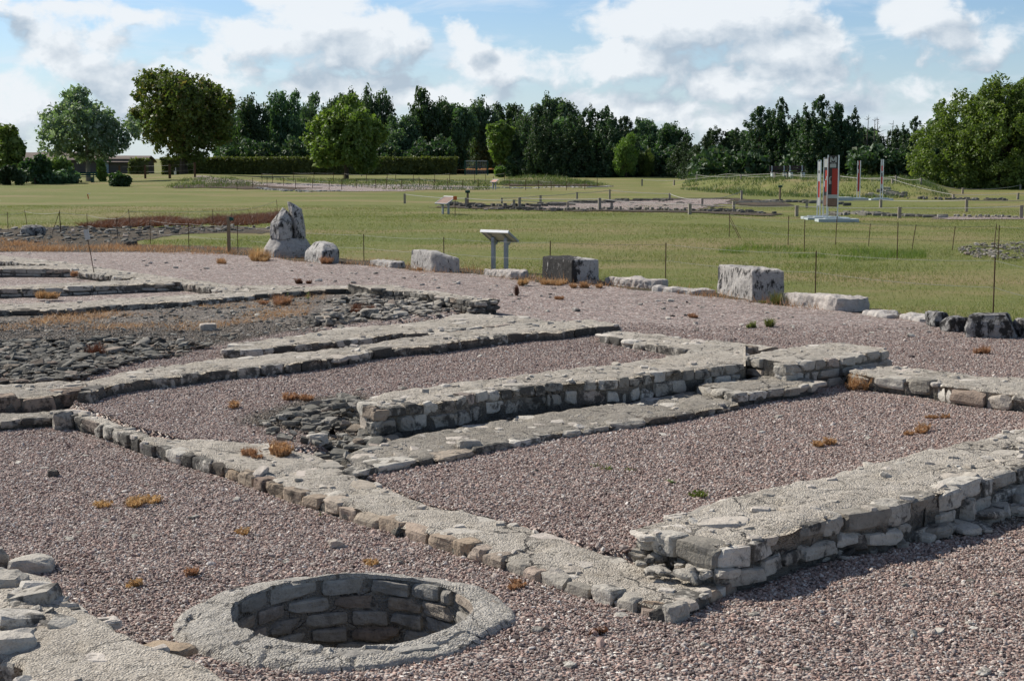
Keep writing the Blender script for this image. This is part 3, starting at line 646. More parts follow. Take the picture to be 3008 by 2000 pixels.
q[:, 2] = np.tile(prof, nt) + .014 * fbm(q * [6, 6, 0], 3, 64) + .006 * fbm(q * [22, 22, 0], 3, 65) - .012 * (np.abs(fbm(q * [3.3, 3.3, 0] + 7, 3, 66)) < .03)
mb = MB(); ij = np.arange(nt * nr_).reshape(nt, nr_); a = np.arange(nt); b = (a + 1) % nt
Fq = np.concatenate([np.stack([ij[a, k_], ij[a, k_ + 1], ij[b, k_ + 1], ij[b, k_]], 1) for k_ in range(nr_ - 1)])
low = q[ij[:, 0]].copy(); low[:, 2] = np.minimum(.034, low[:, 2] - .004); out = q[ij[:, -1]].copy(); out[:, 2] = -.06
nb = nt * nr_
Fq = np.concatenate([Fq, np.stack([ij[b, 0], nb + b, nb + a, ij[a, 0]], 1), np.stack([ij[a, -1], nb + nt + a, nb + nt + b, ij[b, -1]], 1)])
C = np.zeros((nb + 2 * nt, 3)); mb.add(np.concatenate([q, low, out]) + WELL, Fq, C)
mb.build('rim', M['collar'], root, smooth=False)
mb = MB(); zt = .042
for ci in range(9):
    hc = [.085, .075, .078, .075][ci % 4]; ang = rng.uniform(0, 1); a0 = ang
    while a0 < ang + 2 * math.pi - .05:
        l = rng.uniform(.17, .27); da = l / WR
        if ang + 2 * math.pi - (a0 + da) < .15: da = ang + 2 * math.pi - a0
        am = a0 + da / 2; tdir = np.array([-math.sin(am), math.cos(am), 0]); rd = np.array([math.cos(am), math.sin(am), 0])
        c = WELL + rd * (WR + .055 + rng.uniform(-.006, .008)) + [0, 0, zt - hc / 2]
        warm = (rng.random() < (.7 if ci == 1 else .15)) * rng.uniform(.3, .55)
        stone(mb, c, (2 * math.sin(da / 2) * (WR + .01) - .012, .12, hc - .010), tilt(np.stack([tdir, -rd, [0, 0, 1.0]], 1), .025), T4, (rng.uniform(.2, .8), warm, rng.uniform(.3, .6)), power=(6, 11), cuts=3)
        a0 += da
    zt -= hc
mb.build('lining_stones', M['well'], root)
mb = MB(); rr = WR + .022; zz = np.linspace(.03, -.75, 12); V = np.concatenate([np.stack([rr * np.cos(th), rr * np.sin(th), 0 * th + z_], 1) for z_ in zz]); V[:, :2] *= (1 + .012 * fbm(V * 14, 2, 71))[:, None]
Fq = np.concatenate([np.stack([k_ * nt + a, k_ * nt + b, (k_ + 1) * nt + b, (k_ + 1) * nt + a], 1) for k_ in range(11)])
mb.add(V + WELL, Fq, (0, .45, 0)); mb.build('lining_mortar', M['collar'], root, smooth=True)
mb = MB(); gx, gy = np.meshgrid(np.linspace(-.56, .56, 24), np.linspace(-.56, .56, 24)); p_ = np.stack([gx.ravel(), gy.ravel(), -.70 + 0 * gx.ravel()], 1); p_[:, 2] += .04 * fbm(p_ * [6, 6, 0], 3, 8)
mb.add(p_ + WELL, gridf(24, 24), 0); mb.build('well_floor', M['earth'], root, smooth=True)

# ------------------------------------------------------------------ loose gravel pebbles lying on the gravel sheet (uncountable: one object)
def pebbles():
    N = 2000000
    y = 4.9 + (18.5 - 4.9) * np.sqrt(rng.random(N)); x = rng.uniform(-1, 1, N) * (y * .352 + .25)
    pk = np.clip((18.5 - y) / 7.5, 0, 1) ** .8
    dens = 10500.0 * pk
    base = N / ((18.5 - 4.9) * 1.0) * 0 + 1
    # candidate density per m2 at y
    cd = N * (2 * (y - 4.9) / (18.5 - 4.9) ** 2) / (2 * (y * .352 + .25))
    k_ = rng.random(N) < dens / np.maximum(cd, 1)
    x, y = x[k_], y[k_]
    k_ = inpoly(x, y, GPOLY) & (np.hypot(x - WELL[0], y - WELL[1]) > WR + .15); x, y = x[k_], y[k_]
    for fp in WALLFP:
        c = fp.mean(0); 
        ins = np.zeros(len(x), bool); lo, hi = fp.min(0), fp.max(0); bb = (x > lo[0]) & (x < hi[0]) & (y > lo[1]) & (y < hi[1])
        ins[bb] = inpoly(x[bb], y[bb], fp); x, y = x[~ins], y[~ins]
    r = .0046 * np.exp(rng.normal(size=len(x)) * .36)
    z = gz(x, y) + r * .45
    me = bpy.data.meshes.new('loose_gravel'); me.vertices.add(len(x))
    me.vertices.foreach_set('co', np.stack([x, y, z], 1).astype(np.float32).ravel())
    a = me.attributes.new('rot', 'FLOAT_VECTOR', 'POINT'); rt = np.stack([rng.normal(size=len(x)) * .45, rng.normal(size=len(x)) * .45, rng.uniform(0, 6.28, len(x))], 1); a.data.foreach_set('vector', rt.astype(np.float32).ravel())
    a = me.attributes.new('scl', 'FLOAT_VECTOR', 'POINT'); sc = r[:, None] * np.stack([rng.uniform(.9, 1.7, len(x)), rng.uniform(.7, 1.15, len(x)), rng.uniform(.45, .8, len(x))], 1); a.data.foreach_set('vector', sc.astype(np.float32).ravel())
    a = me.attributes.new('earthy', 'FLOAT', 'POINT'); a.data.foreach_set('value', np.clip((earth_at(x, y) - .35) * 3.3, 0, 1).astype(np.float32))
    me.materials.append(M['pebble'])
    o = bpy.data.objects.new('loose_gravel', me); COL.objects.link(o)
    ng = bpy.data.node_groups.new('pebbles', 'GeometryNodeTree'); ng.is_modifier = True
    ng.interface.new_socket('Geometry', in_out='INPUT', socket_type='NodeSocketGeometry'); ng.interface.new_socket('Geometry', in_out='OUTPUT', socket_type='NodeSocketGeometry')
    g = ng.nodes; L = ng.links; gi = g.new('NodeGroupInput'); go = g.new('NodeGroupOutput'); ip = g.new('GeometryNodeInstanceOnPoints'); ic = g.new('GeometryNodeMeshIcoSphere'); ic.inputs['Radius'].default_value = 1.0; ic.inputs['Subdivisions'].default_value = 1
    sm = g.new('GeometryNodeSetMaterial'); sm.inputs['Material'].default_value = M['pebble']
    L.new(ic.outputs['Mesh'], sm.inputs[0]); L.new(sm.outputs[0], ip.inputs['Instance']); L.new(gi.outputs[0], ip.inputs['Points'])
    for nm, sk in (('rot', 'Rotation'), ('scl', 'Scale')):
        na = g.new('GeometryNodeInputNamedAttribute'); na.data_type = 'FLOAT_VECTOR'; na.inputs['Name'].default_value = nm; L.new(na.outputs[0], ip.inputs[sk])
    L.new(ip.outputs[0], go.inputs[0])
    md = o.modifiers.new('pebbles', 'NODES'); md.node_group = ng
    tag(o, 'loose pink and grey pebbles covering the gravel in the foreground', 'gravel', kind='stuff')
    print('pebbles', len(x))
pebbles()
# ------------------------------------------------------------------ hewn blocks and rocks
def hull(name, pts, m, parent=None, cuts=5, amp=.02, seed=0, col=(.5, 0, .5), label=None, cat=None, group=None, bevel=.03, chips=0, fine=.006):
    """a solid with the given corner points, roughened: hull, rounded edges, subdivided, weathered"""
    pts = np.asarray(pts, float); ctr = pts.mean(0); 
    bm = bmesh.new()
    for q in pts: bm.verts.new(q)
    r = bmesh.ops.convex_hull(bm, input=bm.verts[:])
    bmesh.ops.delete(bm, geom=list({g for g in r['geom_interior'] + r['geom_unused'] if isinstance(g, bmesh.types.BMVert) and g.is_valid}), context='VERTS')
    bmesh.ops.dissolve_limit(bm, angle_limit=.05, verts=bm.verts[:], edges=bm.edges[:])
    if bevel: bmesh.ops.bevel(bm, geom=bm.edges[:], offset=bevel, segments=2, profile=.6, affect='EDGES', clamp_overlap=True)
    bmesh.ops.triangulate(bm, faces=bm.faces[:])
    for _ in range(cuts):
        le = [e for e in bm.edges if e.calc_length() > .05]
        if not le: break
        bmesh.ops.subdivide_edges(bm, edges=le, cuts=1, use_grid_fill=True)
        bmesh.ops.triangulate(bm, faces=[f for f in bm.faces if len(f.verts) > 4])
    bm.normal_update()
    V = np.array([v.co for v in bm.verts]); N = np.array([v.normal for v in bm.verts])
    d = amp * fbm(V * 4.5 + seed, 3, seed) + fine * fbm(V * 19 + seed, 3, seed + 5)
    d -= np.clip(fbm(V * 7 + seed, 2, seed + 9) - .35, 0, 1) * amp * 2.0
    V = V + N * d[:, None]
    bmesh.ops.triangulate(bm, faces=bm.faces[:]); bm.verts.index_update()
    F = np.array([[v.index for v in f.verts] for f in bm.faces]); bm.free()
    b = MB(); b.add(V, F, col(V) if callable(col) else col)
    if parent is not None: o = b.build(name, m, parent)
    else:
        o = b.build(name, m, origin=np.array([ctr[0], ctr[1], pts[:, 2].min()])); tag(o, label, cat, group)
    return o
def prism(A, B, C, h, D=None, taper=.0, zb=-.06, zs=None):
    A, B, C = (np.array(q, float) for q in (A, B, C)); D = A + C - B if D is None else np.array(D, float)
    q = np.stack([A, B, C, D]); c = q.mean(0); lo = q.copy(); hi = q + (c - q) * taper; lo[:, 2] = zb; hi[:, 2] = h if zs is None else zs
    return np.concatenate([lo, hi])
hull('stone_block', prism(P(1204, 786), P(1268, 796), P(1354, 800), .345, taper=.05, zs=np.array([.345, .35, .23, .33])), M['block'], amp=.025, seed=11, col=(.55, .06, .42), label='grey hewn stone block left of the info panel with a sloping right shoulder', cat='stone block', group='hewn blocks along the gravel edge')
hull('stone_block', prism(P(1591, 820), P(1679, 833), P(1762, 831), .385, taper=.02), M['block'], amp=.022, seed=23, col=lambda V: np.stack([np.full(len(V), .6), 0 * V[:, 0], np.clip(.95 - (V[:, 0] - P(1672, 832)[0] + .12 * fbm(V * 5, 3, 4)) * 2.2, .50, .92)], 1), label='hewn stone block right of the info panel with a black weathered left face', cat='stone block', group='hewn blocks along the gravel edge')
hull('stone_block', prism(P(2105, 858), P(2208, 880), P(2305, 884), .43, taper=.03), M['block'], amp=.028, seed=37, col=(.5, .1, .5), label='largest squared pale stone block standing beside the broad flat slab', cat='stone block', group='hewn blocks along the gravel edge')
A, B, C = P(894, 764), P(945, 775), P(998, 772); D = A + C - B
q = prism(A, B, C, .36, D); q[4:, 2] = [.17, .24, .25, .22]; top = (q[:4] * .55 + q[:4].mean(0) * .45); top[:, 2] = .375; top[:, 0] += .05
hull('stone_block', np.concatenate([q, top]), M['block'], amp=.022, seed=41, col=(.55, 0, .5), label='low stone block with sloped shoulders right beside the split column', cat='stone block', group='hewn blocks along the gravel edge')
def slab(x0, x1, yt, yb, h, label, seed, cat='stone slab', col=(.85, .25, .33), m='block', group='flat slabs along the gravel edge'):
    A = P(x0, yt + (yb - yt) * .55); C = P(x1, yb - (yb - yt) * .12); B = P(x0 + (x1 - x0) * .62, yb); D = P(x0 + (x1 - x0) * .3, yt, h)
    D2 = D.copy(); D2[2] = 0; E = P(x1 - (x1 - x0) * .12, yt + (yb - yt) * .25, h)
    lo = np.stack([A, A * .55 + B * .45 + [.03, -.05, 0], B, B * .45 + C * .55 + [0, -.06, 0], C, D2, E * [1, 1, 0]]); lo[:, 2] = -.05; hi = lo.copy(); hi[:, 2] = h; 
    hull('stone_slab', np.concatenate([lo, hi]), M[m], amp=.045, fine=.014, seed=seed, col=col, bevel=.03, label=label, cat=cat, group=group)
slab(1087, 1189, 765, 786, .10, 'small broken slab between the sloped block and the grey block', 51, col=(.6, .1, .45))
slab(1420, 1552, 792, 816, .11, 'flat pale slab at the feet of the nearest info panel', 52)
slab(1775, 1964, 817, 845, .12, 'long flat slab just right of the black faced block', 53)
slab(1918, 2106, 840, 862, .05, 'thin pale slab sunk in the ground left of the largest block', 54, col=(.8, .15, .25))
slab(2296, 2556, 862, 914, .17, 'broad thick slab right of the largest squared block', 55)
slab(2535, 2645, 908, 936, .05, 'thin sunken slab right of the broad thick slab', 56, col=(.8, .15, .25))
slab(2640, 2737, 921, 946, .05, 'thin sunken slab beside the dark kerb stones', 57, col=(.8, .15, .25))
def rock(name, x0, x1, yt, yb, label, seed, m='schist', col=(.35, 0, .5), dep=1.0, cat='stone', tall=1.0, group=None, rz=0.3, flat=0.0, pw=(5, 9), zb=None):
    c = P((x0 + x1) / 2, yb, zb or 0.0); ly = c[1]; wd = (x1 - x0) / FPX * ly; hh = max((yb - yt) / FPX * ly * tall, .02); b = MB()
    z = zb if zb is not None else gz1(c[0], c[1]) if ly < 30 and inpoly(c[:1], c[1:2], GPOLY)[0] else lz1(c[0], c[1])
    stone(b, (0, 0, 0), (wd, wd * dep, hh * 1.25), tilt(rotz(rz), .05), T4 if wd < .3 else cube_template(9), col, cuts=9, power=pw, rough=.16)
    loc = np.array([c[0], c[1] + wd * dep * .35, z + hh * .4]); b.v[0] += loc
    o = b.build(name, M[m], origin=[loc[0], loc[1], z]); return tag(o, label, cat, group)
rock('kerb_stone', 2731, 2788, 915, 958, 'upright dark kerb stone, leftmost of the row at the right edge', 1, 'block', (.25, 0, .62), 1.1)
rock('kerb_stone', 2776, 2856, 930, 972, 'rounded dark kerb stone next to the long tilted one', 2, 'block', (.15, 0, .66), .8)
rock('kerb_stone', 2850, 3000, 924, 992, 'long tilted dark kerb stone at the right edge below the near stake', 3, 'block', (.2, 0, .64), .6, rz=-.35)
rock('kerb_stone', 2990, 3060, 938, 992, 'dark kerb stone cut by the right edge of the photo', 4, 'block', (.2, 0, .62), .9)
rock('boulder', 56, 126, 657, 690, 'rounded grey boulder on bare earth at the far left', 5, 'block', (.25, 0, .6), .8, cat='boulder', tall=.9, pw=(2.4, 3))
rock('boulder', 362, 402, 703, 719, 'small dark oval boulder on the bare earth', 6, 'schist', (.05, 0, .7), .8, cat='boulder', pw=(2.4, 3))
L_ = [(1052, 1092, 1205, 1225, 'upright pointed pale stone leaning on the broad stepped wall', .55, 1.5, (.75, .1, .3), 'stone', 1090, 1235),]
rock('loose_stone', 1310, 1372, 1208, 1254, 'pale pointed stone leaning against the foot of the broad stepped wall', 8, 'stone', (.7, .05, .35), .6, rz=.6)
rock('loose_stone', 1342, 1412, 1322, 1357, 'flat grey stone tipped against the low ragged footing', 9, 'stone', (.45, 0, .45), .8, rz=.2)
rock('loose_stone', 1090, 1232, 1226, 1262, 'long flat stone under the broken left end of the broad wall', 10, 'stone', (.6, .05, .4), .5, rz=.35)
rock('loose_stone', 18, 150, 1640, 1684, 'angular pale loose stone lying above the bottom left wall', 11, 'stone', (.65, .03, .35), .75, rz=.2)
rock('loose_stone', -60, 18, 1612, 1672, 'grey loose stone at the left edge above the pale angular one', 12, 'stone', (.4, 0, .4), .8)
rock('loose_stone', -70, 96, 1842, 1934, 'large pale slab like stone overhanging the bottom left corner', 13, 'stone', (.8, .08, .3), .6, rz=.5, tall=.7, zb=.11)
rock('loose_stone', 362, 412, 1148, 1170, 'white flat stone lying below the left end of the middle wall', 14, 'stone', (.95, .05, .2), .7)
rock('loose_stone', 585, 640, 963, 982, 'pale flat stone alone on the brown earth floor', 15, 'stone', (.8, .35, .25), .8)
rock('loose_stone', 1058, 1112, 920, 948, 'grey pointed stone among the rubble below the wall spur', 16, 'stone', (.35, 0, .5), .7)
rock('loose_stone', 1910, 1980, 1648, 1690, 'pale rounded stone fallen from the broken wall end', 17, 'stone', (.85, .1, .2), .8)
rock('loose_stone', 965, 1015, 1590, 1612, 'small buff flat stone on the gravel above the well', 18, 'stone', (.8, .35, .2), .6)
rock('loose_stone', 138, 172, 1384, 1404, 'small dark stone alone on the left gravel', 19, 'schist', (.15, .1, .6), .8)
rock('loose_stone', 900, 962, 1308, 1336, 'thick pale stone beside the russet weed patch', 20, 'stone', (.75, .1, .3), .8)
rock('loose_stone', 152, 216, 1210, 1262, 'squarish grey corner stone at the start of the long narrow wall', 21, 'stone', (.35, 0, .6), .9)
rock('loose_stone', 2660, 2765, 1488, 1552, 'dark angular stone fallen below the thick wall', 22, 'stone', (.35, 0, .6), .6, rz=.5)
rock('loose_stone', 2770, 2870, 1455, 1540, 'large leaning slab under the hollow of the thick wall', 23, 'stone', (.5, .05, .5), .5, rz=-.4)
rock('loose_stone', 2850, 2950, 1440, 1490, 'grey block in the hollow under the thick wall', 24, 'stone', (.4, 0, .5), .7)
rock('loose_stone', 2950, 3040, 1430, 1490, 'grey stone at the right edge under the thick wall', 25, 'stone', (.45, 0, .5), .7)
rock('loose_stone', 2590, 2700, 1530, 1575, 'half buried flat stone in the shade of the thick wall', 26, 'stone', (.4, 0, .55), .6)

rock('loose_stone', 412, 566, 1872, 1932, 'pink flat stone set in the edge of the bottom left wall', 27, 'stone', (.5, .9, .2), .7, tall=.5, rz=-.35, zb=.085)
rock('loose_stone', 20, 190, 1740, 1800, 'long ochre tinted stone set in the bottom left wall', 28, 'stone', (.85, .3, .25), .5, tall=.5, rz=-.2, zb=.105)
rock('loose_stone', 240, 345, 1790, 1850, 'thin cream slab on the edge of the bottom left wall', 29, 'stone', (.95, .2, .2), .7, tall=.4, rz=.5, zb=.11)
rock('loose_stone', 1880, 1972, 1760, 1802, 'pink stone at the outer corner of the long narrow wall', 30, 'stone', (.4, .9, .3), .7, tall=.9, rz=-.5)
rock('loose_stone', 1860, 2030, 1540, 1580, 'broad cream slab on the broken end of the thick wall', 31, 'stone', (.9, .1, .25), .7, tall=.4, rz=.4, zb=.19)

# ------------------------------------------------------------------ split column on its base
c0 = P(845, 752); sc = c0[1] / FPX
root = empty('split_column', c0, 'split column drum in two upright shards on a conical stone base', 'column')
def mp(px, py, dy): return c0 + np.array([(px - 727) / 6.94 * sc, dy, (1235 - py) / 6.94 * sc])
def ring(rx, z, n=10, ph=0.2): return [c0 + np.array([rx * math.cos(a), rx * math.sin(a) + .1, z]) for a in np.arange(n) * 2 * math.pi / n + ph]
hull('base_drum', ring(.52, -.05, 9, .1) + ring(.515, .13, 9, .1) + ring(.36, .37, 14), M['block'], root, amp=.03, seed=61, col=(.5, .12, .4), bevel=.025)
lf = [mp(400, 880, -.12), mp(600, 890, -.30), mp(852, 880, -.24), mp(850, 870, .2), mp(420, 870, .22), mp(405, 560, -.1), mp(600, 560, -.29), mp(850, 540, -.22), mp(840, 540, .2), mp(420, 520, .2), mp(640, 240, -.02), mp(730, 300, -.12), mp(760, 350, .1), mp(650, 260, .12)]
hull('column_shard', lf, M['block'], root, amp=.035, seed=62, col=(.6, .05, .52), bevel=.012)
rt = [mp(868, 880, -.02), mp(960, 880, -.16), mp(1082, 870, -.06), mp(1080, 860, .25), mp(870, 860, .28), mp(1060, 560, -.05), mp(930, 560, -.15), mp(720, 130, .08), mp(800, 130, .02), mp(1005, 290, .02), mp(1010, 420, .0), mp(760, 300, .05), mp(715, 140, .26), mp(1000, 290, .25), mp(870, 500, .25)]
hull('column_shard', rt, M['block'], root, amp=.035, seed=63, col=(.6, .05, .55), bevel=.012)

# ------------------------------------------------------------------ info panels
def lectern(fx, fy, wpx, hpx, label, yaw, colr, name='info_panel', legpx=None, facing=1, zb=None):
    p = P(fx, fy); D = p[1]; k_ = D / FPX; z0 = lz1(p[0], p[1]) if zb is None else zb
    root = empty(name, (p[0], p[1], z0), label, 'info panel', 'slanted info panels')
    Rz = rotz(yaw); H = hpx * k_; Wd = wpx * k_
    loc = lambda x, y, z: np.array([p[0], p[1], z0]) + Rz @ np.array([x, y, z])
    sl = facing  # +1: board leans down to the far side
    a = math.radians(30); dep = Wd * .62
    up_ = np.array([0, -sl * math.cos(a), math.sin(a)]); nrm = np.array([0, sl * math.sin(a), math.cos(a)])
    cz = H - .5 * dep * math.sin(a)
    bc = np.array([0, 0, cz])
    b = MB(); Rb = Rz @ np.stack([[1, 0, 0], -up_ * sl, nrm], 1)
    b.box(loc(*bc), (Wd * .97, dep * .97, .012), Rb); b.build('board', M[colr], root)
    b = MB()
    for sx in (-1, 1): b.box(loc(*(bc + np.array([sx * Wd * .5, 0, 0]))), (.03, dep, .035), Rb)
    b.box(loc(*(bc - up_ * dep * .49)), (Wd, .03, .033), Rb); b.build('frame', M['galv'], root)
    b = MB(); b.box(loc(*(bc + up_ * dep * .5)), (Wd + .03, .03, .05), Rb); b.build('edge_rail', M['white'], root)
    b = MB()
    for sx in (-.27, .27): b.box(loc(*(bc + np.array([sx * Wd, 0, 0]) - nrm * .022)), (.03, dep * .95, .02), Rb)
    b.build('back_rail', M['galv'], root)
    for sx in (-.24, .24):
        b = MB(); b.box(loc(sx * Wd, 0, (cz - .02) / 2 - .05), (.06, .06, cz + .07), Rz); b.build('post', M['galv'], root)
        b = MB(); b.beam(loc(sx * Wd, .03 * sl, cz - .17), loc(sx * Wd, dep * .36 * sl, cz - .36 * dep * math.tan(a) - .03), .025, .025); b.build('brace', M['galv'], root)
    return root
lectern(1468, 796, 96, 121, 'nearest slanted info panel on two grey posts with a bright top rail', -.62, 'palepanel')
lectern(1309, 631, 62, 50, 'small brown info panel on the lawn beside an orange number plate', 2.2, 'brownprint', facing=1)
lectern(1452, 556, 22, 29, 'distant pinkish info panel at the edge of the far excavation', 2.4, 'salmon')

# orange number plate, green capped posts, markers
p = P(1337, 637); z0 = lz1(p[0], p[1]); k_ = p[1] / FPX
root = empty('number_plate', (p[0], p[1], z0), 'orange square number plate on a thin rod beside the small brown panel', 'sign')
b = MB(); b.tube([(p[0], p[1], z0 - .05), (p[0], p[1], z0 + 58 * k_)], .012); b.build('rod', M['rust'], root)
b = MB(); b.box((p[0], p[1] - .02, z0 + 53 * k_), (11 * k_, .02, 11 * k_)); pl = b.build('plate', M['orange'], root)
b = MB(); 
for a in ((0, 1, .5), (-.35, .2, .3), (.35, -.3, .3), (0, -.55, .5)): b.box((p[0] + a[0] * 2 * k_, p[1] - .033, z0 + (53 + a[1] * 1.6) * k_), (a[2] * 3 * k_, .004, 1.0 * k_))
b.build('number', M['white'], pl)
def capped_post(fx, yb, yt, label, w_=.09):
    p = P(fx, yb); z0 = lz1(p[0], p[1]); k_ = p[1] / FPX; H = (yb - yt) * k_
    root = empty('water_post', (p[0], p[1], z0), label, 'post'); b = MB(); b.box((p[0], p[1], z0 + H / 2 - .05), (w_, w_, H + .1)); b.build('post', M['wood'], root)
    b = MB(); n_ = 10; b.tube([(p[0] - .1, p[1] - .06, z0 + H), (p[0] + .1, p[1] - .06, z0 + H)], .055, 8); b.box((p[0], p[1] - .05, z0 + H), (.12, .1, .08)); b.build('green_box', M['green'], root)
capped_post(1374, 606, 563, 'wooden post with a green cap beside the small rope fence')
capped_post(2291, 584, 544, 'wooden post with a small green cap before the grass bank')
p = P(673, 742); z0 = 0; H = (742 - 636) * p[1] / FPX
root = empty('wooden_post', (p[0], p[1], 0), 'tall square wooden post with a green fitting left of the split column', 'post')
b = MB(); b.box((p[0], p[1], H / 2 - .05), (.065, .065, H + .1)); b.build('post', M['wood'], root)
b = MB(); b.tube([(p[0] + .03, p[1], H - .06), (p[0] + .11, p[1], H - .06)], .035, 8); b.box((p[0] + .05, p[1] - .01, H - .05), (.05, .05, .07)); b.build('green_fitting', M['green'], root)
# leaning marker rod with a red and grey tag
p = P(281, 822); k_ = p[1] / FPX; g0 = gz1(p[0], p[1]); top = p + np.array([-24 * k_, 0, 148 * k_])
root = empty('marker_rod', (p[0], p[1], g0), 'thin leaning rod with a red and grey block on top', 'marker')
b = MB(); b.tube([p + [0, 0, -.05], p * .5 + top * .5, top], .007, 6); b.build('rod', M['rust'], root)
dr = unit(top - p); xa = unit(np.cross([0, 1, 0], dr)); R = np.stack([xa, np.cross(dr, xa), dr], 1); c = top - dr * 15 * k_
b = MB(); b.box(c, (13 * k_, .05, 30 * k_), R); tg = b.build('tag_block', M['greyprint'], root)
b = MB(); b.box(c - xa * 6 * k_ + [0, -.028, 0], (5 * k_, .03, 27 * k_), R); b.build('red_stripe', M['orange'], tg)
b = MB(); b.box(c + dr * 15.5 * k_, (14 * k_, .055, 3 * k_), R); b.build('white_cap', M['white'], tg)

# ------------------------------------------------------------------ stakes and wires
def stake_fence(name, label, posts, wire=True, m='rust', r=.009, wires=((.9,),), mw='wire', wr=.0022, square=False, ground='auto', cat='fence', group=None, wire_name='wire', sag=.02, extra=()):
    first = P(posts[0][0], posts[0][1]); root = empty(name, first, label, cat, group); tops = []
    for ps in posts:
        fx, yb, yt = ps[:3]; lean = ps[3] if len(ps) > 3 else 0
        p = P(fx, yb)
        z0 = gz1(p[0], p[1]) if (p[1] < 34 and inpoly(p[:1], p[1:2], GPOLY)[0]) else lz1(p[0], p[1])
        k_ = p[1] / FPX; H = (yb - yt) * k_; b = MB(); p[2] = z0
        t = p + np.array([lean * k_, 0, H])
        if square: b.box(p * .5 + t * .5 + [0, 0, -.06], (2 * r, 2 * r, H + .12), rotz(rng.uniform(-.3, .3)))
        else: b.tube([p + [0, 0, -.1], p * .5 + t * .5, t], r, 6)
        b.build('post' if square else 'stake', M[m], root); tops.append((p, t))
    for (i, j, dx, dyb) in extra:     # bracing struts: from stake i, foot moved by pixels
        p, t = tops[i]; k_ = p[1] / FPX; b = MB(); b.tube([p + [dx * k_, dyb, -.05], p + (t - p) * j], r * .9, 6); b.build('strut', M[m], root)
    if wire:
        for fr in wires[0]:
            b = MB(); pts = []
            for (p, t), (p2, t2) in zip(tops[:-1], tops[1:]):
                a = p + (t - p) * fr; c = p2 + (t2 - p2) * fr
                for u in np.linspace(0, 1, 7)[:-1]: pts.append(a * (1 - u) + c * u - [0, 0, sag * 4 * u * (1 - u) * np.linalg.norm(c - a) * .5])
            pts.append(c); b.tube(pts, wr, 4, False); b.build(wire_name, M[mw], root)
    return root
G_ = 'rusty stake fences'
stake_fence('wire_fence', 'wire fence of thin rusty stakes along the edge of the gravel', [(442, 713, 641), (555, 731, 651), (699, 743, 657), (1069, 766, 684), (1304, 786, 692), (1616, 810, 702), (1955, 812, 708), (2395, 857, 731), (2917, 925, 749), (3160, 990, 790)], wires=((.95, .5),), group=G_)
stake_fence('wire_fence', 'wire fence of stakes round the old trench at the left with a three legged stake', [(-80, 676, 624), (24, 676, 621), (80, 660, 615, -6), (177, 683, 616), (257, 684, 625), (345, 697, 633), (385, 678, 614, -6), (626, 672, 613), (816, 632, 588, -3)], wires=((.9,),), mw='rope', wr=.004, extra=((3, .95, -26, 0), (3, .95, 9, -.2)), group=G_)
stake_fence('wire_fence', 'double wire fence of stakes round the rubble heap at the right', [(2142, 697, 627), (2362, 746, 640), (2635, 758, 648), (2932, 758, 656), (3100, 770, 664)], wires=((.95, .55),), extra=((0, .9, 27, -.6), (0, .75, 24, -.5)), group=G_)
stake_fence('wire_fence', 'row of leaning stakes behind the double wire fence at the right', [(2315, 720, 634), (2454, 718, 634, 3), (2551, 720, 654, 4), (2678, 726, 654, 11), (2797, 728, 658, 7), (2919, 730, 651, 6)], wires=((.95,),), group=G_)
# ropes on wooden posts across the lawn
RG = 'rope fences across the lawn'
kw = dict(square=True, m='palewood', mw='rope', wr=.012, wire_name='rope', group=RG)
stake_fence('rope_fence', 'front rope fence on short posts before the excavation across the lawn', [(1526, 612, 579), (1761, 618, 582), (2026, 628, 597), (2340, 630, 598), (2642, 634, 602), (3000, 638, 599), (3200, 640, 600)], r=.055, wires=((.93,),), **kw)
stake_fence('rope_fence', 'rope fence starting left of the small brown info panel', [(1189, 599, 570), (1369, 607, 581), (1510, 612, 586), (1668, 612, 592), (1797, 616, 596)], r=.045, wires=((.93,),), **kw)
stake_fence('rope_fence', 'back rope fence behind the excavation across the lawn', [(1474, 597, 580), (1588, 592, 573), (1695, 587, 565), (1791, 583, 555), (1967, 586, 565), (2063, 606, 582), (2178, 586, 557)], r=.045, wires=((.9,),), **kw)
stake_fence('rope_fence', 'rope fence passing behind the near banner stands', [(2155, 611, 588), (2370, 607, 582), (2587, 607, 584), (2839, 617, 580), (3100, 612, 584)], r=.05, wires=((.93,),), **kw)
stake_fence('rope_fence', 'rope fence at the foot of the grass bank', [(1886, 546, 526), (1980, 548, 532), (2134, 552, 536), (2275, 558, 540), (2450, 562, 548), (2620, 572, 558), (2800, 582, 568), (2990, 584, 565), (3150, 585, 560)], r=.05, wires=((.9,),), **kw)
# rope fence on the crest: posts stand on the bank
root = empty('rope_fence', at(2044, 110, .4), 'rope fence on the crest of the grass bank by the two benches', 'fence', RG); pts = []
for fx, dist, ytop in ((2044, 108, 511), (2173, 102, 514), (2308, 96, 521), (2460, 91, 525), (2626, 86.5, 523), (2699, 84.5, 535), (2822, 90, 560), (2990, 100, 565)):
    p = at(fx, dist); p[2] = lz1(p[0], p[1]); top = max(hgt(ytop, dist), p[2] + .35); b = MB(); b.box((p[0], p[1], (p[2] + top) / 2 - .05), (.1, .1, top - p[2] + .1)); b.build('post', M['palewood'], root); pts.append(np.array([p[0], p[1], top - .06]))
rp = []
for a, c in zip(pts[:-1], pts[1:]):
    for u in np.linspace(0, 1, 7)[:-1]: rp.append(a * (1 - u) + c * u - [0, 0, .12 * 4 * u * (1 - u)])
b = MB(); b.tube(rp + [pts[-1]], .012, 4, False); b.build('rope', M['rope'], root)
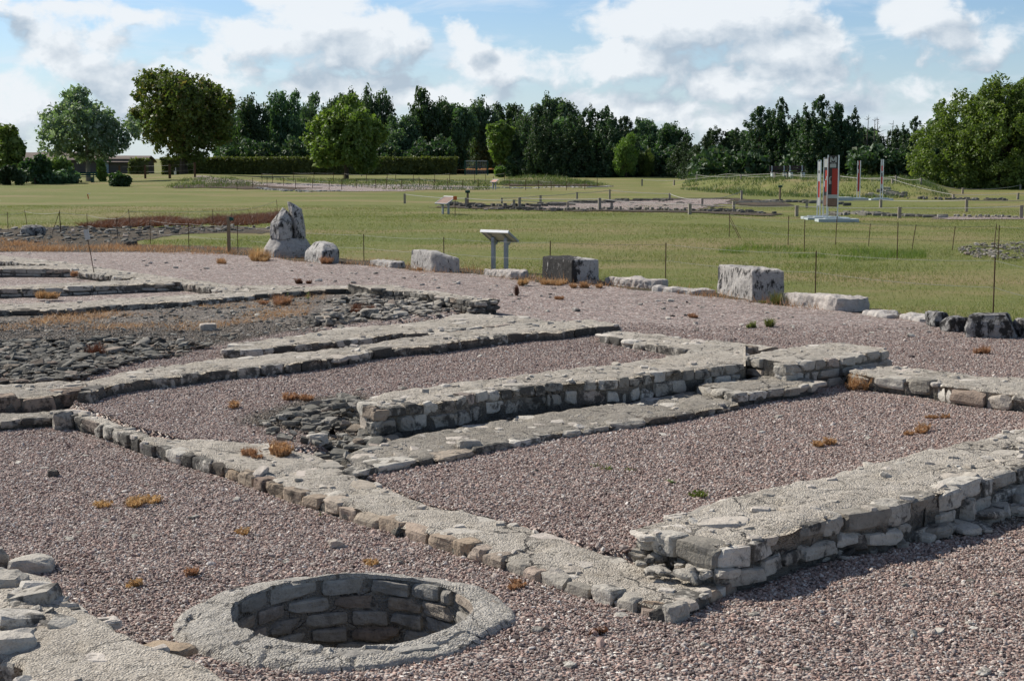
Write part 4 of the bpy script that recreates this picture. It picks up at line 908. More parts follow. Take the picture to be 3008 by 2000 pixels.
# far stakes round the distant excavation
ps = []
for i, fx in enumerate(np.arange(700, 1800, 44)): ps.append((fx + rng.uniform(-8, 8), 553 + rng.uniform(-7, 6) + (3 if 900 < fx < 1440 else 0), 0)); ps[-1] = (ps[-1][0], ps[-1][1], ps[-1][1] - rng.uniform(25, 34))
stake_fence('wire_fence', 'far fence of many thin stakes round the distant excavation', ps, r=.02, wr=.006, wires=((.9,),), group=G_)
ps = [(x_, 535 + .006 * (x_ - 900) + rng.uniform(-2, 2), 508 + rng.uniform(-3, 4)) for x_ in np.arange(760, 1500, 52) + rng.uniform(-14, 14, 15)]
stake_fence('wire_fence', 'farthest fence of thin stakes before the clipped hedge', ps, r=.022, wr=.006, wires=((.9,),), group=G_)
stake_fence('post_fence', 'old wooden post and wire fence under the large tree at the left', [(352, 526, 487), (427, 526, 486), (499, 528, 486), (573, 528, 485)], square=True, m='rust', r=.09, mw='wire', wr=.006, wires=((.9, .5),), cat='fence', sag=.004)

# low stone footings of the distant excavations
def footing(pts, h, w_, label, m='schist', n=40, z=0.0, cr=(.4, .9)):
    n = int(n * 1.8); h = h * .62; w_ = w_ * .8
    q = PP(pts); q, L = resample(q, n); root_b = MB()
    for i in range(n):
        c = q[i] + rng.normal(size=3) * [w_ * .4, w_ * 1.2, 0]; c[2] = lz1(c[0], c[1]) + h * .3
        stone(root_b, c, (L / n * rng.uniform(.8, 1.5), w_ * rng.uniform(.6, 1.2), h * rng.uniform(.3, 1.6)), rotz(math.atan2(*(q[min(i + 1, n - 1)] - q[max(i - 1, 0)])[[1, 0]])), T2, (rng.uniform(*cr), 0, rng.uniform(.3, .6)), cuts=2)
    o = root_b.build('stone_footing', M[m], origin=q[n // 2]); tag(o, label, 'wall', 'low footings of the distant excavations')
footing([(1310, 602), (1420, 609), (1560, 608), (1700, 600), (1800, 594), (1960, 588)], .22, .5, 'dark broken footing crossing the excavation behind the front rope', n=90, cr=(.0, .55))
footing([(1480, 612), (1640, 617), (1830, 616), (2060, 616), (2250, 622)], .18, .4, 'low footing of rubble just behind the front rope', n=90, cr=(.0, .7))
footing([(2440, 624), (2560, 622), (2660, 627), (2760, 632), (2980, 634)], .16, .6, 'footing of large stones at the right before the rope fence', m='schist', n=70, cr=(.3, 1))
footing([(2170, 596), (2300, 592), (2400, 596), (2480, 600)], .2, .5, 'dark footing behind the near banner stands', n=40, cr=(.1, .7))
footing([(880, 545), (1000, 549), (1180, 548), (1340, 552), (1440, 550)], .12, .5, 'pale footing at the back of the distant excavation', m='block', n=80, cr=(.4, .9))
footing([(760, 553), (840, 560), (920, 562), (1000, 560)], .14, .4, 'footing at the near left corner of the distant excavation', m='block', n=40, cr=(.3, .9))
footing([(1440, 551), (1560, 553), (1720, 551), (1790, 548)], .1, .4, 'long pale kerb below the cut earth bank', m='block', n=60, cr=(.5, 1))
footing([(640, 533), (700, 537), (800, 541), (900, 545)], .12, .5, 'rubble footing beside the shaded earth bank', n=50, cr=(.3, .9))
footing([(2560, 577), (2600, 575), (2640, 579)], .22, .5, 'heap of pale stones behind the far banner stands', m='schist', n=26, cr=(.5, 1))
footing([(2690, 583), (2800, 584), (2950, 586)], .2, .6, 'line of grey stones at the foot of the grass bank', m='schist', n=40, cr=(.3, .8))

# ------------------------------------------------------------------ banner stands on concrete bases
def banner(fx, yb, ytop, ypan, wpx, label, prints, basew, baseh, yaw, bx=0.0, pole_r=.022):
    p = P(fx, yb); D = p[1]; k_ = D / FPX; z0 = lz1(p[0], p[1]); H = (yb - ytop) * k_; pb = (yb - ypan) * k_; bh = baseh * k_; bw = basew * k_
    root = empty('banner_stand', (p[0], p[1], z0), label, 'banner', 'upright banner stands on the lawn'); R = rotz(yaw); half = wpx * k_
    L = lambda x, y, z: np.array([p[0], p[1], z0]) + R @ np.array([x, y, z])
    b = MB(); b.box(np.array([p[0] + bx * k_, p[1], z0 + bh / 2 - .03]), (bw, bw * .3, bh + .06), rotz(.12)); base = b.build('concrete_base', M['concrete'], root)
    b = MB(); b.box(np.array([p[0] + bx * k_, p[1], z0 + bh + .015]), (bw * .62, bw * .16, .03), rotz(.12)); b.build('foot_plate', M['alu'], root)
    for sx in (-1, 1):
        b = MB(); b.tube([L(sx * half, 0, bh - .02), L(sx * half, 0, H)], pole_r, 10); po = b.build('pole', M['alu'], root)
        b = MB(); c = L(sx * half, 0, H); b.tube([c, c + [0, 0, pole_r * .8], c + [0, 0, pole_r * 1.3]], [pole_r * 1.15, pole_r * .95, pole_r * .3], 10); b.build('cap', M['alu'], po)
    b = MB(); b.box(L(0, 0, (H + pb) / 2), (2 * half - .02, .02, H - pb - .02), R); b.build('panel', M[prints[0]], root)
    for (m, x0, x1, u0, u1) in prints[1]:
        for s_ in (-1, 1):
            b = MB(); b.box(L((x0 + x1) * half * .5, s_ * .0135, pb + (H - pb) * (u0 + u1) / 2), ((x1 - x0) * half, .005, (H - pb) * (u1 - u0)), R); b.build('print', M[m], root)
    return root, L, half, H, pb
front = ('dark', [('red', -.18, .92, .24, .74), ('greyprint', -.9, .92, .17, .24), ('brownprint', -.9, .92, .02, .165), ('greyprint', -.62, .55, .76, .83), ('red', -.98, -.86, .01, .96)])
root, L, half, H, pb = banner(2444, 650, 456, 607, 15.5, 'nearest banner of the left cluster with a broad red stripe', front, 122, 9, -.42, 14)
# lettering and marks: a large M and a small line on top, a figure beside the stripe
def bars(root, L, half, H, pb, segs, m='greyprint', name='lettering'):
    b = MB()
    for x0, u0, x1, u1, t in segs:
        for s_ in (-1, 1): b.beam(L(x0 * half, s_ * .0145, pb + (H - pb) * u0), L(x1 * half, s_ * .0145, pb + (H - pb) * u1), t, .004, up=(L(0, 1, 0) - L(0, 0, 0)))
    b.build(name, M[m], root)
bars(root, L, half, H, pb, [(-.5, .86, -.5, .965, .045), (-.5, .965, .0, .885, .045), (.0, .885, .5, .965, .045), (.5, .965, .5, .86, .045), (-.35, .845, -.05, .845, .02), (.05, .845, .4, .845, .02)])
bars(root, L, half, H, pb, [(-.6, .44, -.6, .57, .03), (-.6, .57, -.3, .59, .025), (-.6, .5, -.38, .5, .02), (-.38, .44, -.38, .5, .02)])
side = ('dark', [('greyprint', -.9, .9, .80, .97), ('red', -.3, .9, .3, .74), ('brownprint', -.9, .9, .02, .22), ('greyprint', -.7, -.35, .40, .52)])
root, L, half, H, pb = banner(2424, 645, 463, 605, 9, 'middle banner of the left cluster partly hidden by the nearest', side, 125, 8, -.95, 4); bars(root, L, half, H, pb, [(-.3, .55, .3, .55, .03), (.3, .55, .3, .62, .03)])
side2 = ('dark', [('greyprint', -.9, .9, .55, .97), ('red', -.3, .9, .2, .55), ('greyprint', -.9, .9, .02, .2), ('dark', -.5, .5, .72, .78)])
banner(2404, 638, 467, 602, 5.5, 'farthest banner of the left cluster with a silver pole edge', side2, 90, 8, -1.0, -4)
sr = ('red', [('greyprint', -.9, -.1, .85, .97), ('greyprint', -.9, .0, .6, .72), ('dark', -.9, -.1, .72, .85)])
banner(2521, 586, 472, 562, 4.2, 'slim red banner at the left of the two far stands', sr, 62, 5, -.6, 0, .021)
sr2 = ('greyprint', [('red', -.9, .9, .64, .8), ('dark', -.9, .9, .46, .58), ('red', -.9, .9, .24, .46), ('dark', -.5, .5, .02, .1)])
banner(2589, 588, 468, 562, 3.4, 'slim red and grey banner at the right of the two far stands', sr2, 68, 6, -.7, -1, .021)
p = P(2470, 590); b = MB(); b.box((p[0], p[1], .07), (1.0, .7, .2), rotz(.1)); o = b.build('concrete_slab', M['concrete'], origin=(p[0], p[1], 0)); tag(o, 'pale blue concrete base without a banner behind the near cluster', 'concrete base')

# ------------------------------------------------------------------ benches, frame, barn
def bench(fx, dist, wpx, label, yaw=0, mseat='benchwood', mleg='concrete'):
    p = at(fx, dist); z0 = lz1(p[0], p[1]); root = empty('park_bench', (p[0], p[1], z0), label, 'bench', 'benches by the trees'); W_ = wpx * dist / FPX; R = rotz(yaw)
    L = lambda x, y, z: np.array([p[0], p[1], z0]) + R @ np.array([x, y, z])
    b = MB(); [b.box(L(0, -.22 + .14 * i, .45), (W_, .12, .05), R) for i in range(3)]; b.build('seat', M[mseat], root)
    b = MB(); [b.box(L(0, .28 + .02 * i, .62 + .15 * i), (W_, .05, .12), R) for i in range(2)]; b.build('backrest', M[mseat], root)
    for s_ in (-.36, .36): b = MB(); b.box(L(s_ * W_, 0, .19), (.16, .5, .44), R); b.box(L(s_ * W_, .27, .6), (.06, .06, .5), R); b.build('leg', M[mleg], root)
bench(2283, 103, 50, 'dark bench on the grass bank, left one of the pair by the conifers', .05)
bench(2336, 101, 50, 'dark bench on the grass bank, right one of the pair by the conifers', .05)
bench(532, 176, 32, 'dark bench beside the trunk of the large bronze green tree', 0, 'dark', 'white')
bench(252, 128, 74, 'dark green bench under the silvery tree at the left', 0, 'green', 'green')
root = empty('green_frame', at(1400, 186, 0), 'green metal frame with wire mesh between the hedge and the slim young tree', 'gate'); k_ = 186 / FPX
for fx in (1367, 1400, 1433): b = MB(); x = (fx - 1504) * k_; z0 = lz1(x, 186); b.box((x, 186, z0 + .85), (.16, .16, 1.8)); b.build('upright', M['green'], root)
x0, x1 = (1367 - 1504) * k_, (1433 - 1504) * k_; b = MB(); b.box(((x0 + x1) / 2, 186, lz1(x0, 186) + 1.68), (x1 - x0, .14, .14)); b.build('top_bar', M['galv'], root)
b = MB(); [b.box((x_, 186, .8), (.03, .03, 1.5)) for x_ in np.linspace(x0, x1, 14)]; [b.box(((x0 + x1) / 2, 186, z_), (x1 - x0, .03, .03)) for z_ in np.linspace(.15, 1.3, 8)]; b.build('wire_mesh', M['galv'], root)
# the low barn at the far left
D = 205; k_ = D / FPX
root = empty('barn', at(240, D, 0), 'long low barn with an old tile roof behind the silvery tree', 'barn')
x0, x1 = (30 - 1504) * k_, (430 - 1504) * k_; b = MB(); b.box(((x0 + x1) / 2, D + 3, .9), (x1 - x0, 5.6, 2.0)); b.build('wall', M['barn'], root)
b = MB(); nX = 60; ux = np.linspace(x0 - .3, x1 + .3, nX); prof = [(-.4, 1.75), (1.4, 2.35), (3, 2.8), (4.6, 2.35), (6.4, 1.75)]
V = np.array([[x, D + q[0], q[1] * (1 - .16 * (x > (310 - 1504) * k_)) + .05 * fbm(np.array([[x * .4, q[0], 0]]), 2, 3)[0]] for q in prof for x in ux]); b.add(V, gridf(nX, 5)); V2 = V - [0, 0, .12]; b.add(V2, gridf(nX, 5)[:, ::-1]); b.build('roof', M['roof'], root)
b = MB(); b.box(((309 - 1504) * k_, D + .12, .75), (34 * k_, .12, 1.6)); b.build('door', M['bluedoor'], root)
# ------------------------------------------------------------------ trees
def leaf_cloud(b, centers, radii, per, size, upb=.3, flat=1.0, bright=None):
    """leaf clumps: many small rhombic leaf sprays scattered in each clump"""
    n = len(centers); k_ = np.repeat(np.arange(n), per); N = len(k_)
    d = rng.normal(size=(N, 3)); d /= np.linalg.norm(d, axis=1)[:, None]; rr = rng.random(N) ** .45
    c = centers[k_] + d * (rr * radii[k_])[:, None] * [1, 1, flat]
    nrm = d * .7 + rng.normal(size=(N, 3)) * .7 + [0, 0, upb]; nrm /= np.linalg.norm(nrm, axis=1)[:, None]
    t = np.cross(nrm, rng.normal(size=(N, 3))); t /= np.linalg.norm(t, axis=1)[:, None] + 1e-9; u = np.cross(nrm, t)
    s = size * np.exp(rng.normal(size=N) * .3); t = t * s[:, None]; u = u * (s * rng.uniform(.45, .8, N))[:, None]
    V = np.stack([c - t, c + u + nrm * s[:, None] * .15, c + t, c - u + nrm * s[:, None] * .15], 1).reshape(-1, 3)
    F = np.arange(4 * N).reshape(-1, 4)
    cl = rng.random(n)[k_] * .55 + rng.random(N) * .45
    C = np.stack([cl, rng.random(N), 0 * cl], 1).repeat(4, 0)
    b.add(V, F, C)
def shell_points(ells, n, inner=.25):
    """points on and inside a union of ellipsoids, biased outward, dropping those deep inside another"""
    ells = np.asarray(ells); w_ = (ells[:, 3] * ells[:, 4] * ells[:, 5]) ** (2 / 3); out = []
    while sum(len(o) for o in out) < n:
        k_ = rng.choice(len(ells), n, p=w_ / w_.sum()); d = rng.normal(size=(n, 3)); d /= np.linalg.norm(d, axis=1)[:, None]
        r = 1 - inner * rng.random(n) ** 1.6
        p = ells[k_, :3] + d * ells[k_, 3:] * r[:, None]
        dd = (((p[:, None] - ells[None, :, :3]) / ells[None, :, 3:]) ** 2).sum(2)
        out.append(p[(dd < .5).sum(1) == 0] if inner < .5 else p)
    return np.concatenate(out)[:n]
def crown_ells(Wd, zb, zt, nl, irregular=.22, topb=0.0, seed=None):
    """lobes filling an egg-shaped envelope of width Wd between heights zb and zt"""
    cz = zb + (zt - zb) * (.48 + topb); E = [(0, 0, cz, Wd * .33, Wd * .33, (zt - zb) * .36)]
    for i in range(nl):
        d = rng.normal(size=3); d /= np.linalg.norm(d); d[2] = d[2] * .95
        r = rng.uniform(.55, 1.0); q = np.array([d[0] * Wd / 2, d[1] * Wd / 2, d[2] * (zt - zb) / 2]) * r
        s = rng.uniform(.085, .10 + irregular * .9) * Wd
        E.append((q[0], q[1], cz + q[2], s, s, s * rng.uniform(.7, 1.0)))
    E = np.array(E); f = Wd / 2 / np.max(np.hypot(E[:, 0], E[:, 1]) + E[:, 3] * .95); E[:, [0, 1, 3, 4]] *= f
    lo = (E[:, 2] - E[:, 5]).min(); hi = (E[:, 2] + E[:, 5]).max(); g = (zt - zb) / (hi - lo); E[:, 2] = zb + (E[:, 2] - lo) * g; E[:, 5] *= g; return E
def trunk_mesh(b, H, r, ells, nb=7, lean=0.0, fork=.35):
    zf = H * fork; pts = np.array([[0, 0, -.2], [r * .1, 0, zf * .5], [lean * .4, 0, zf], [lean, r * .3, H * .75]])
    b.tube(pts, [r * 1.25, r, r * .85, r * .25], 8)
    for i in range(min(nb, len(ells) - 1)):
        e = ells[1 + i]; s = pts[2] * rng.uniform(.75, 1.0); m_ = s * .45 + e[:3] * .55 + rng.normal(size=3) * .1; m_[2] -= .15
        b.tube([s, m_, e[:3]], [r * .5, r * .32, r * .1], 6)
def tree(name, fx, dist, wpx, ytop, ybot, label, leafm, cat='tree', nl=20, nclump=170, per=46, leaf=None, trunk_r=.22, barkm='bark', group=None, irregular=.2, inner=.35, fork=.35, z0=None, extra=None, cr=.085):
    p = at(fx, dist); p[2] = lz1(p[0], p[1]) if z0 is None else z0
    k_ = dist / FPX; Wd = wpx * k_; zt = hgt(ytop, dist) - p[2]; zb = max(hgt(ybot, dist) - p[2], .1)
    root = empty(name, p, label, cat, group)
    E = crown_ells(Wd, zb, zt, nl, irregular)
    if extra: E = np.concatenate([E, np.array([(ex * k_, ey, hgt(ez, dist) - p[2], er * k_, er * k_, er * k_ * .85) for ex, ey, ez, er in extra])])
    b = MB(); leaf = leaf or .0011 * dist
    pts = shell_points(E, nclump, inner); leaf_cloud(b, pts, Wd * cr * rng.uniform(.7, 1.3, nclump), per, leaf)
    pin = shell_points(E, nclump // 3, .7); leaf_cloud(b, pin, Wd * cr * 1.2 * rng.uniform(.7, 1.3, len(pin)), per, leaf * 1.25)
    b.v = [v + p for v in b.v]; b.build('crown', M[leafm], root)
    b = MB(); trunk_mesh(b, zt, trunk_r, E, fork=fork); b.v = [v + p for v in b.v]; b.build('trunk', M[barkm], root)
    return root
tree('silvery_tree', 266, 138, 312, 264, 482, 'silvery leaved tree standing second from the left with light through its crown', 'leaf_silver', nl=34, nclump=230, per=38, trunk_r=.19, barkm='palebark', irregular=.12, inner=.3, cr=.06, fork=.42)
tree('bronze_green_tree', 545, 172, 336, 212, 474, 'largest left tree with a dense bronze green crown over a bench', 'leaf_brown', nl=36, nclump=400, per=46, trunk_r=.42, fork=.3, irregular=.17, inner=.3, cr=.062)
tree('round_tree', 1020, 150, 262, 287, 506, 'round bright green tree alone before the clipped hedge', 'leaf_light', nl=34, nclump=360, per=50, trunk_r=.22, irregular=.16, inner=.3, fork=.25, cr=.065)
tree('small_tree', 36, 125, 128, 374, 528, 'small green tree at the left edge', 'leaf_light', nl=12, nclump=140, per=44, trunk_r=.1, barkm='palebark', cr=.1)
tree('young_tree', 1470, 168, 112, 362, 472, 'slim young light green tree with a pale thin trunk beside the green frame', 'leaf_light', nl=12, nclump=150, per=40, trunk_r=.09, barkm='palebark', cr=.09, fork=.5)
tree('leafy_tree', 2940, 104, 430, 232, 556, 'huge leafy green tree filling the right edge', 'leaf_light', nl=44, nclump=950, per=58, trunk_r=.4, irregular=.15, inner=.45, cr=.042, leaf=.085, extra=[(-190, .3, 420, 75), (-215, -.5, 470, 70), (-120, 0, 345, 80), (-150, -1.0, 500, 90), (0, -1.5, 500, 120), (100, -1, 320, 110), (-40, -2, 420, 120)])
def bush(fx, dist, wpx, ytop, label, leafm, ybot=None, name='bush', n=70, group='bushes at the left edge of the lawn', **kw):
    ybot = 465 + CAM_H * FPX / dist + 3 if ybot is None else ybot
    return tree(name, fx, dist, wpx, ytop, ybot, label, leafm, 'bush', nl=9, nclump=n, per=44, trunk_r=.06, group=group, cr=.12, **kw)
bush(110, 122, 86, 462, 'rounded dark green bush on a short stem between the two left trees', 'leaf_dark', 515)
bush(190, 126, 100, 468, 'loose bright green shrub beside the trunk of the silvery tree', 'leaf_light')
bush(357, 112, 72, 510, 'low dark rounded bush at the edge of the lawn below the posts', 'leaf_dark')
bush(20, 118, 70, 488, 'dark bush at the left edge under the small tree', 'leaf_dark')
bush(62, 119, 60, 500, 'low green bush between the left edge and the rounded bush', 'leaf_wood')
bush(305, 132, 34, 470, 'narrow green shrub just right of the silvery tree trunk', 'leaf_light')
bush(160, 124, 150, 514, 'low bramble strip under the left trees', 'leaf_wood', n=110)
bush(1470, 165, 34, 492, 'tuft of suckers at the foot of the slim young tree', 'leaf_light', n=30, group=None)

# woodland behind: prototypes of unit size, copied with their trunks
def proto_broad(seed):
    E = crown_ells(1.0, .04, 1.0, 30, .17); b = MB(); n = 240
    leaf_cloud(b, shell_points(E, n, .3), .078 * rng.uniform(.7, 1.35, n), 44, .0185); leaf_cloud(b, shell_points(E, 90, .7), .11 * rng.uniform(.7, 1.3, 90), 40, .026)
    t = MB(); trunk_mesh(t, 1.0, .022, E); return b, t
def proto_conifer(seed):
    b = MB(); n = 300; ns = rng.integers(3, 6); C = []; 
    sp = [(0, 0, 1.0, .5)] + [(rng.uniform(-.28, .28), rng.uniform(-.25, .25), rng.uniform(.66, .97), rng.uniform(.26, .36)) for _ in range(ns)]
    for i in range(n):
        x, y, h, r = sp[rng.choice(len(sp), p=[.4] + [.6 / ns] * ns)]; z = h * rng.random() ** 1.25; a = rng.uniform(0, 6.283)
        rad = r * (1 - (z / h) ** 1.5) ** .8 * rng.uniform(.55, 1.02) + .01; C.append((x + rad * math.cos(a), y + rad * math.sin(a), z))
    C = np.array(C); leaf_cloud(b, C, .045 * rng.uniform(.7, 1.4, n) * (1.25 - .6 * C[:, 2]), 40, .015, .55, 1.5)
    for x, y, h, r in sp: leaf_cloud(b, np.stack([np.full(10, x), np.full(10, y), np.linspace(h * .1, h * .9, 10)], 1), r * .55 * (1 - np.linspace(.1, .93, 10)) + .015, 60, .02)
    t = MB(); t.tube([(0, 0, -.02), (0, 0, .4), (0, 0, .9)], [.03, .02, .004], 7); return b, t
protos = {}
for nm, fn, cnt, lm in (('broad', proto_broad, 4, 'leaf_wood'), ('conifer', proto_conifer, 4, 'leaf_conifer')):
    for i in range(cnt):
        b, t = fn(i); protos[(nm, i)] = [b, t, lm, None]
def wood(kind, i, fx, dist, wpx, ytop, label, cat='tree', mt=None, name=None, group='trees of the wood behind the lawn'):
    pr = protos[(kind, i)]; p = at(fx, dist); p[2] = lz1(p[0], p[1]); k_ = dist / FPX
    root = empty(name or ('woodland_tree' if kind == 'broad' else 'conifer'), p, label, cat, group)
    H = hgt(ytop, dist) - p[2]; W_ = wpx * k_; root.scale = (W_, W_, H); root.rotation_euler = (0, 0, rng.uniform(0, 6.28))
    if pr[3] is None:
        c = pr[0].build('crown', M[pr[2]], None); t = pr[1].build('trunk', M['bark'], None); pr[3] = (c, t); c.parent = root; t.parent = root
    else:
        for o in pr[3]:
            d = o.copy(); COL.objects.link(d); d.parent = root; c = d if o is pr[3][0] else c
    if mt:
        c.material_slots[0].link = 'OBJECT'; c.material_slots[0].material = M[mt]
    return root
WB = [(742, 208, 120, 296, 'tall rounded tree right behind the largest left tree'), (850, 212, 125, 272, 'pale topped tall tree between the largest and the round tree'), (925, 222, 105, 285, 'tree peeping out left of the round tree'),
      (1015, 226, 110, 270, 'tree top showing above the round tree'), (1110, 216, 120, 272, 'tall domed dark tree just right of the round tree'), (1180, 205, 120, 340, 'lower dark tree filling the dip right of the round tree'),
      (1262, 210, 135, 272, 'tall tree with a pointed top over the end of the hedge'), (1340, 214, 130, 300, 'broad dark tree above the green frame'), (1410, 222, 115, 302, 'tree behind the slim young tree on its left'),
      (1490, 226, 120, 306, 'grey green tree behind the slim young tree on its right'), (1560, 215, 110, 318, 'tree half hidden behind the first conifers'), (1638, 214, 130, 284, 'tallest rounded tree rising above the conifers'),
      (1968, 178, 120, 372, 'grey green rounded tree at the right end of the central conifers'), (1900, 182, 110, 350, 'tree in the dip before the grey green rounded tree'), (2300, 190, 160, 372, 'tree behind the twin spired conifers'),
      (2830, 150, 120, 360, 'tree rising behind the huge leafy tree on its left'), (690, 220, 90, 330, 'low tree behind the trunk of the largest left tree')]
for i, (fx, d, w_, yt, lb) in enumerate(WB): wood('broad', i % 4, fx, d, w_ * 1.12, yt, lb, mt='leaf_wood' if i % 3 else 'leaf_dark')
wood('broad', 1, 1838, 160, 80, 392, 'fresh light green tree set in the dark conifer row', mt='leaf_light'); wood('broad', 2, 1895, 164, 60, 440, 'small light green shrub at the foot of the conifer row', 'shrub', mt='leaf_light', name='shrub')
WC = [(1545, 168, 95, 372, 'first conifer right of the slim young tree'), (1605, 165, 95, 332, 'dark conifer before the tallest rounded tree on its left'), (1672, 164, 105, 342, 'dark conifer before the tallest rounded tree on its right'),
      (1728, 166, 110, 318, 'tall broad conifer in the middle of the row'), (1782, 164, 105, 322, 'pale tipped conifer in the middle of the row'), (1835, 170, 95, 350, 'conifer behind the fresh light green tree'), (2010, 160, 90, 408, 'short conifer at the right end of the central row'),
      (2092, 148, 120, 378, 'bushy conifer right of the sky gap'), (2160, 147, 80, 384, 'narrow conifer between the bushy one and the spires'), (2225, 144, 130, 322, 'tall conifer left of the twin spires above the benches'),
      (2285, 143, 110, 300, 'tallest spire of the conifers above the benches'), (2338, 142, 95, 338, 'conifer right of the tallest spire'), (2405, 138, 140, 292, 'massive dark conifer behind the left banner cluster'), (2455, 138, 105, 318, 'conifer shoulder right of the massive dark one'),
      (2515, 140, 75, 372, 'small ragged conifer before the dead stems'), (2620, 132, 100, 380, 'ragged conifer between the two far banners'), (2680, 130, 90, 352, 'ragged conifer right of the far banners'), (2570, 136, 85, 418, 'low bushy conifer behind the slim far banner'),
      (2745, 132, 90, 348, 'pointed conifer left of the huge leafy tree'), (2790, 130, 80, 372, 'dark conifer half behind the huge leafy tree'), (2120, 152, 100, 420, 'low conifer in the sky gap'), (2045, 156, 90, 432, 'low dark conifer at the lowest dip of the tree line')]
for i, (fx, d, w_, yt, lb) in enumerate(WC): wood('conifer', i % 4, fx, d, w_ * 1.55, yt - 4, lb)
# bare dead stems
for i, (fx, yt, lb) in enumerate([(2535, 340, 'bare dead stem, leftmost of the group above the ragged conifers'), (2556, 348, 'bare dead stem in the middle of the group above the ragged conifers'), (2568, 346, 'bare dead stem, rightmost of the close group'), (2606, 356, 'lone bare dead stem left of the ragged conifers')]):
    p = at(fx, 139); p[2] = lz1(p[0], p[1]); H = hgt(yt, 139) - p[2]; root = empty('dead_tree', p, lb, 'dead tree', 'bare dead stems'); b = MB(); b.tube([p, p + [.1, 0, H * .6], p + [rng.uniform(-.1, .3), 0, H]], [.09, .06, .015], 6)
    for _ in range(16):
        z = rng.uniform(.45, .97) * H; q = p + [.1, 0, z]; l = (H - z) * .4 + .15; a = rng.uniform(0, 6.28); b.tube([q, q + [l * math.cos(a), l * math.sin(a), l * .35]], [.025, .01], 4)
    b.build('stem', M['palebark'], root)
# dense undergrowth under the trees and the far wood behind them
def mass(name, spans, label, leafm, per=40, leaf=.22):
    b = MB(); C = []; Rr = []
    for f0, f1, d0, d1, yt, n in spans:
        fx = rng.uniform(f0, f1, n); d = rng.uniform(d0, d1, n); h = hgt(yt, d) ; z = rng.random(n) * h * (1 + .25 * vnoise(np.stack([fx * .03, 0 * fx, 0 * fx], 1), 5))
        C.append(np.stack([(fx - 1504) / FPX * d, d, z], 1)); Rr.append(.65 * rng.uniform(.6, 1.3, n))
    C = np.concatenate(C); leaf_cloud(b, C, np.concatenate(Rr), per, leaf); return tag(b.build(name, M[leafm]), label, 'wood', kind='stuff')
mass('undergrowth', [(1500, 2060, 166, 176, 452, 700), (2040, 2760, 138, 150, 455, 800), (2500, 2820, 128, 136, 440, 350), (660, 1330, 196, 202, 425, 500), (2760, 3200, 108, 120, 480, 350)], 'dark undergrowth closing the foot of the tree line', 'leaf_conifer')
mass('distant_wood', [(640, 1300, 230, 242, 360, 900), (1300, 1560, 236, 246, 345, 400), (1540, 1990, 190, 205, 385, 600), (2140, 2560, 160, 170, 390, 500), (2740, 3300, 130, 145, 330, 700)], 'far wood seen as one dark mass behind the front trees', 'leaf_wood', leaf=.28)
# clipped hedges
def hedge(f0, f1, dist, ytop, label, depth=1.6, name='clipped_hedge'):
    k_ = dist / FPX; x0, x1 = (f0 - 1504) * k_, (f1 - 1504) * k_; H = hgt(ytop, dist); z0 = lz1((x0 + x1) / 2, dist); L = x1 - x0; b = MB()
    n = int(L * 42); u = rng.uniform(x0, x1, n); side = rng.random(n); C = np.stack([u, np.where(side < .55, dist + rng.uniform(-.05, .1, n), dist + rng.uniform(0, depth, n)), np.where(side < .55, rng.uniform(z0, H, n), H + rng.normal(size=n) * .05)], 1)
    leaf_cloud(b, C, np.full(n, .22), 14, .12, .5); b.box(((x0 + x1) / 2, dist + depth / 2 + .05, (H + z0) / 2 - .12), (L - .2, depth - .15, H - z0 - .1), None, (.05, .1, 0))
    o = b.build(name, M['hedge'], origin=((x0 + x1) / 2, dist, z0)); return tag(o, label, 'hedge', 'clipped hedges')
hedge(478, 1343, 189, 466, 'long clipped hedge running behind the round tree'); hedge(385, 437, 196, 470, 'short dark clipped hedge by the barn end')

# ------------------------------------------------------------------ grass, weeds, rubble
def blades(b, xy, z, h, wd, lean=.5, tint_=None):
    n = len(xy); a = rng.uniform(0, 6.283, n); H = h * np.exp(rng.normal(size=n) * .3); t = np.stack([np.cos(a), np.sin(a), 0 * a], 1); l = rng.normal(size=(n, 2)) * lean * H[:, None]
    p = np.concatenate([xy, np.reshape(z, (-1, 1))], 1); top = p + np.concatenate([l, H[:, None]], 1); w2 = np.broadcast_to(wd, (n,))[:, None] / 2
    V = np.stack([p - t * w2, p + t * w2, top], 1).reshape(-1, 3); C = np.stack([rng.random(n), rng.random(n), 0 * a], 1).repeat(3, 0); b.add(V, np.arange(3 * n).reshape(-1, 3), C)
# lawn blades, dense near the gravel and thinner farther out
N = 420000; y = 17 + 48 * rng.random(N) ** 1.5; x = rng.uniform(-1, 1, N) * (y * .345 + .3); k_ = ~inpoly(x, y - .15, GPOLY); 
trench = PP([(-500, 690), (0, 668), (380, 664), (820, 668), (800, 690), (420, 704), (420, 742), (-500, 745)]); k_ &= ~inpoly(x, y, trench); x, y = x[k_], y[k_]
dn = fbm(np.stack([x * .35, y * .35, 0 * x], 1), 3, 77); k_ = rng.random(len(x)) < .75 + dn * .8; x, y, dn = x[k_], y[k_], dn[k_]
b = MB(); blades(b, np.stack([x, y], 1), lawn_z(x, y) - .005, .032 * (1 + .6 * np.clip(dn, -.8, 1)), .0052 + .00018 * y, .5)
tag(b.build('grass', M['grassblade']), 'short grass of the lawn nearest the gravel', 'grass', kind='stuff'); print('grass', len(x))
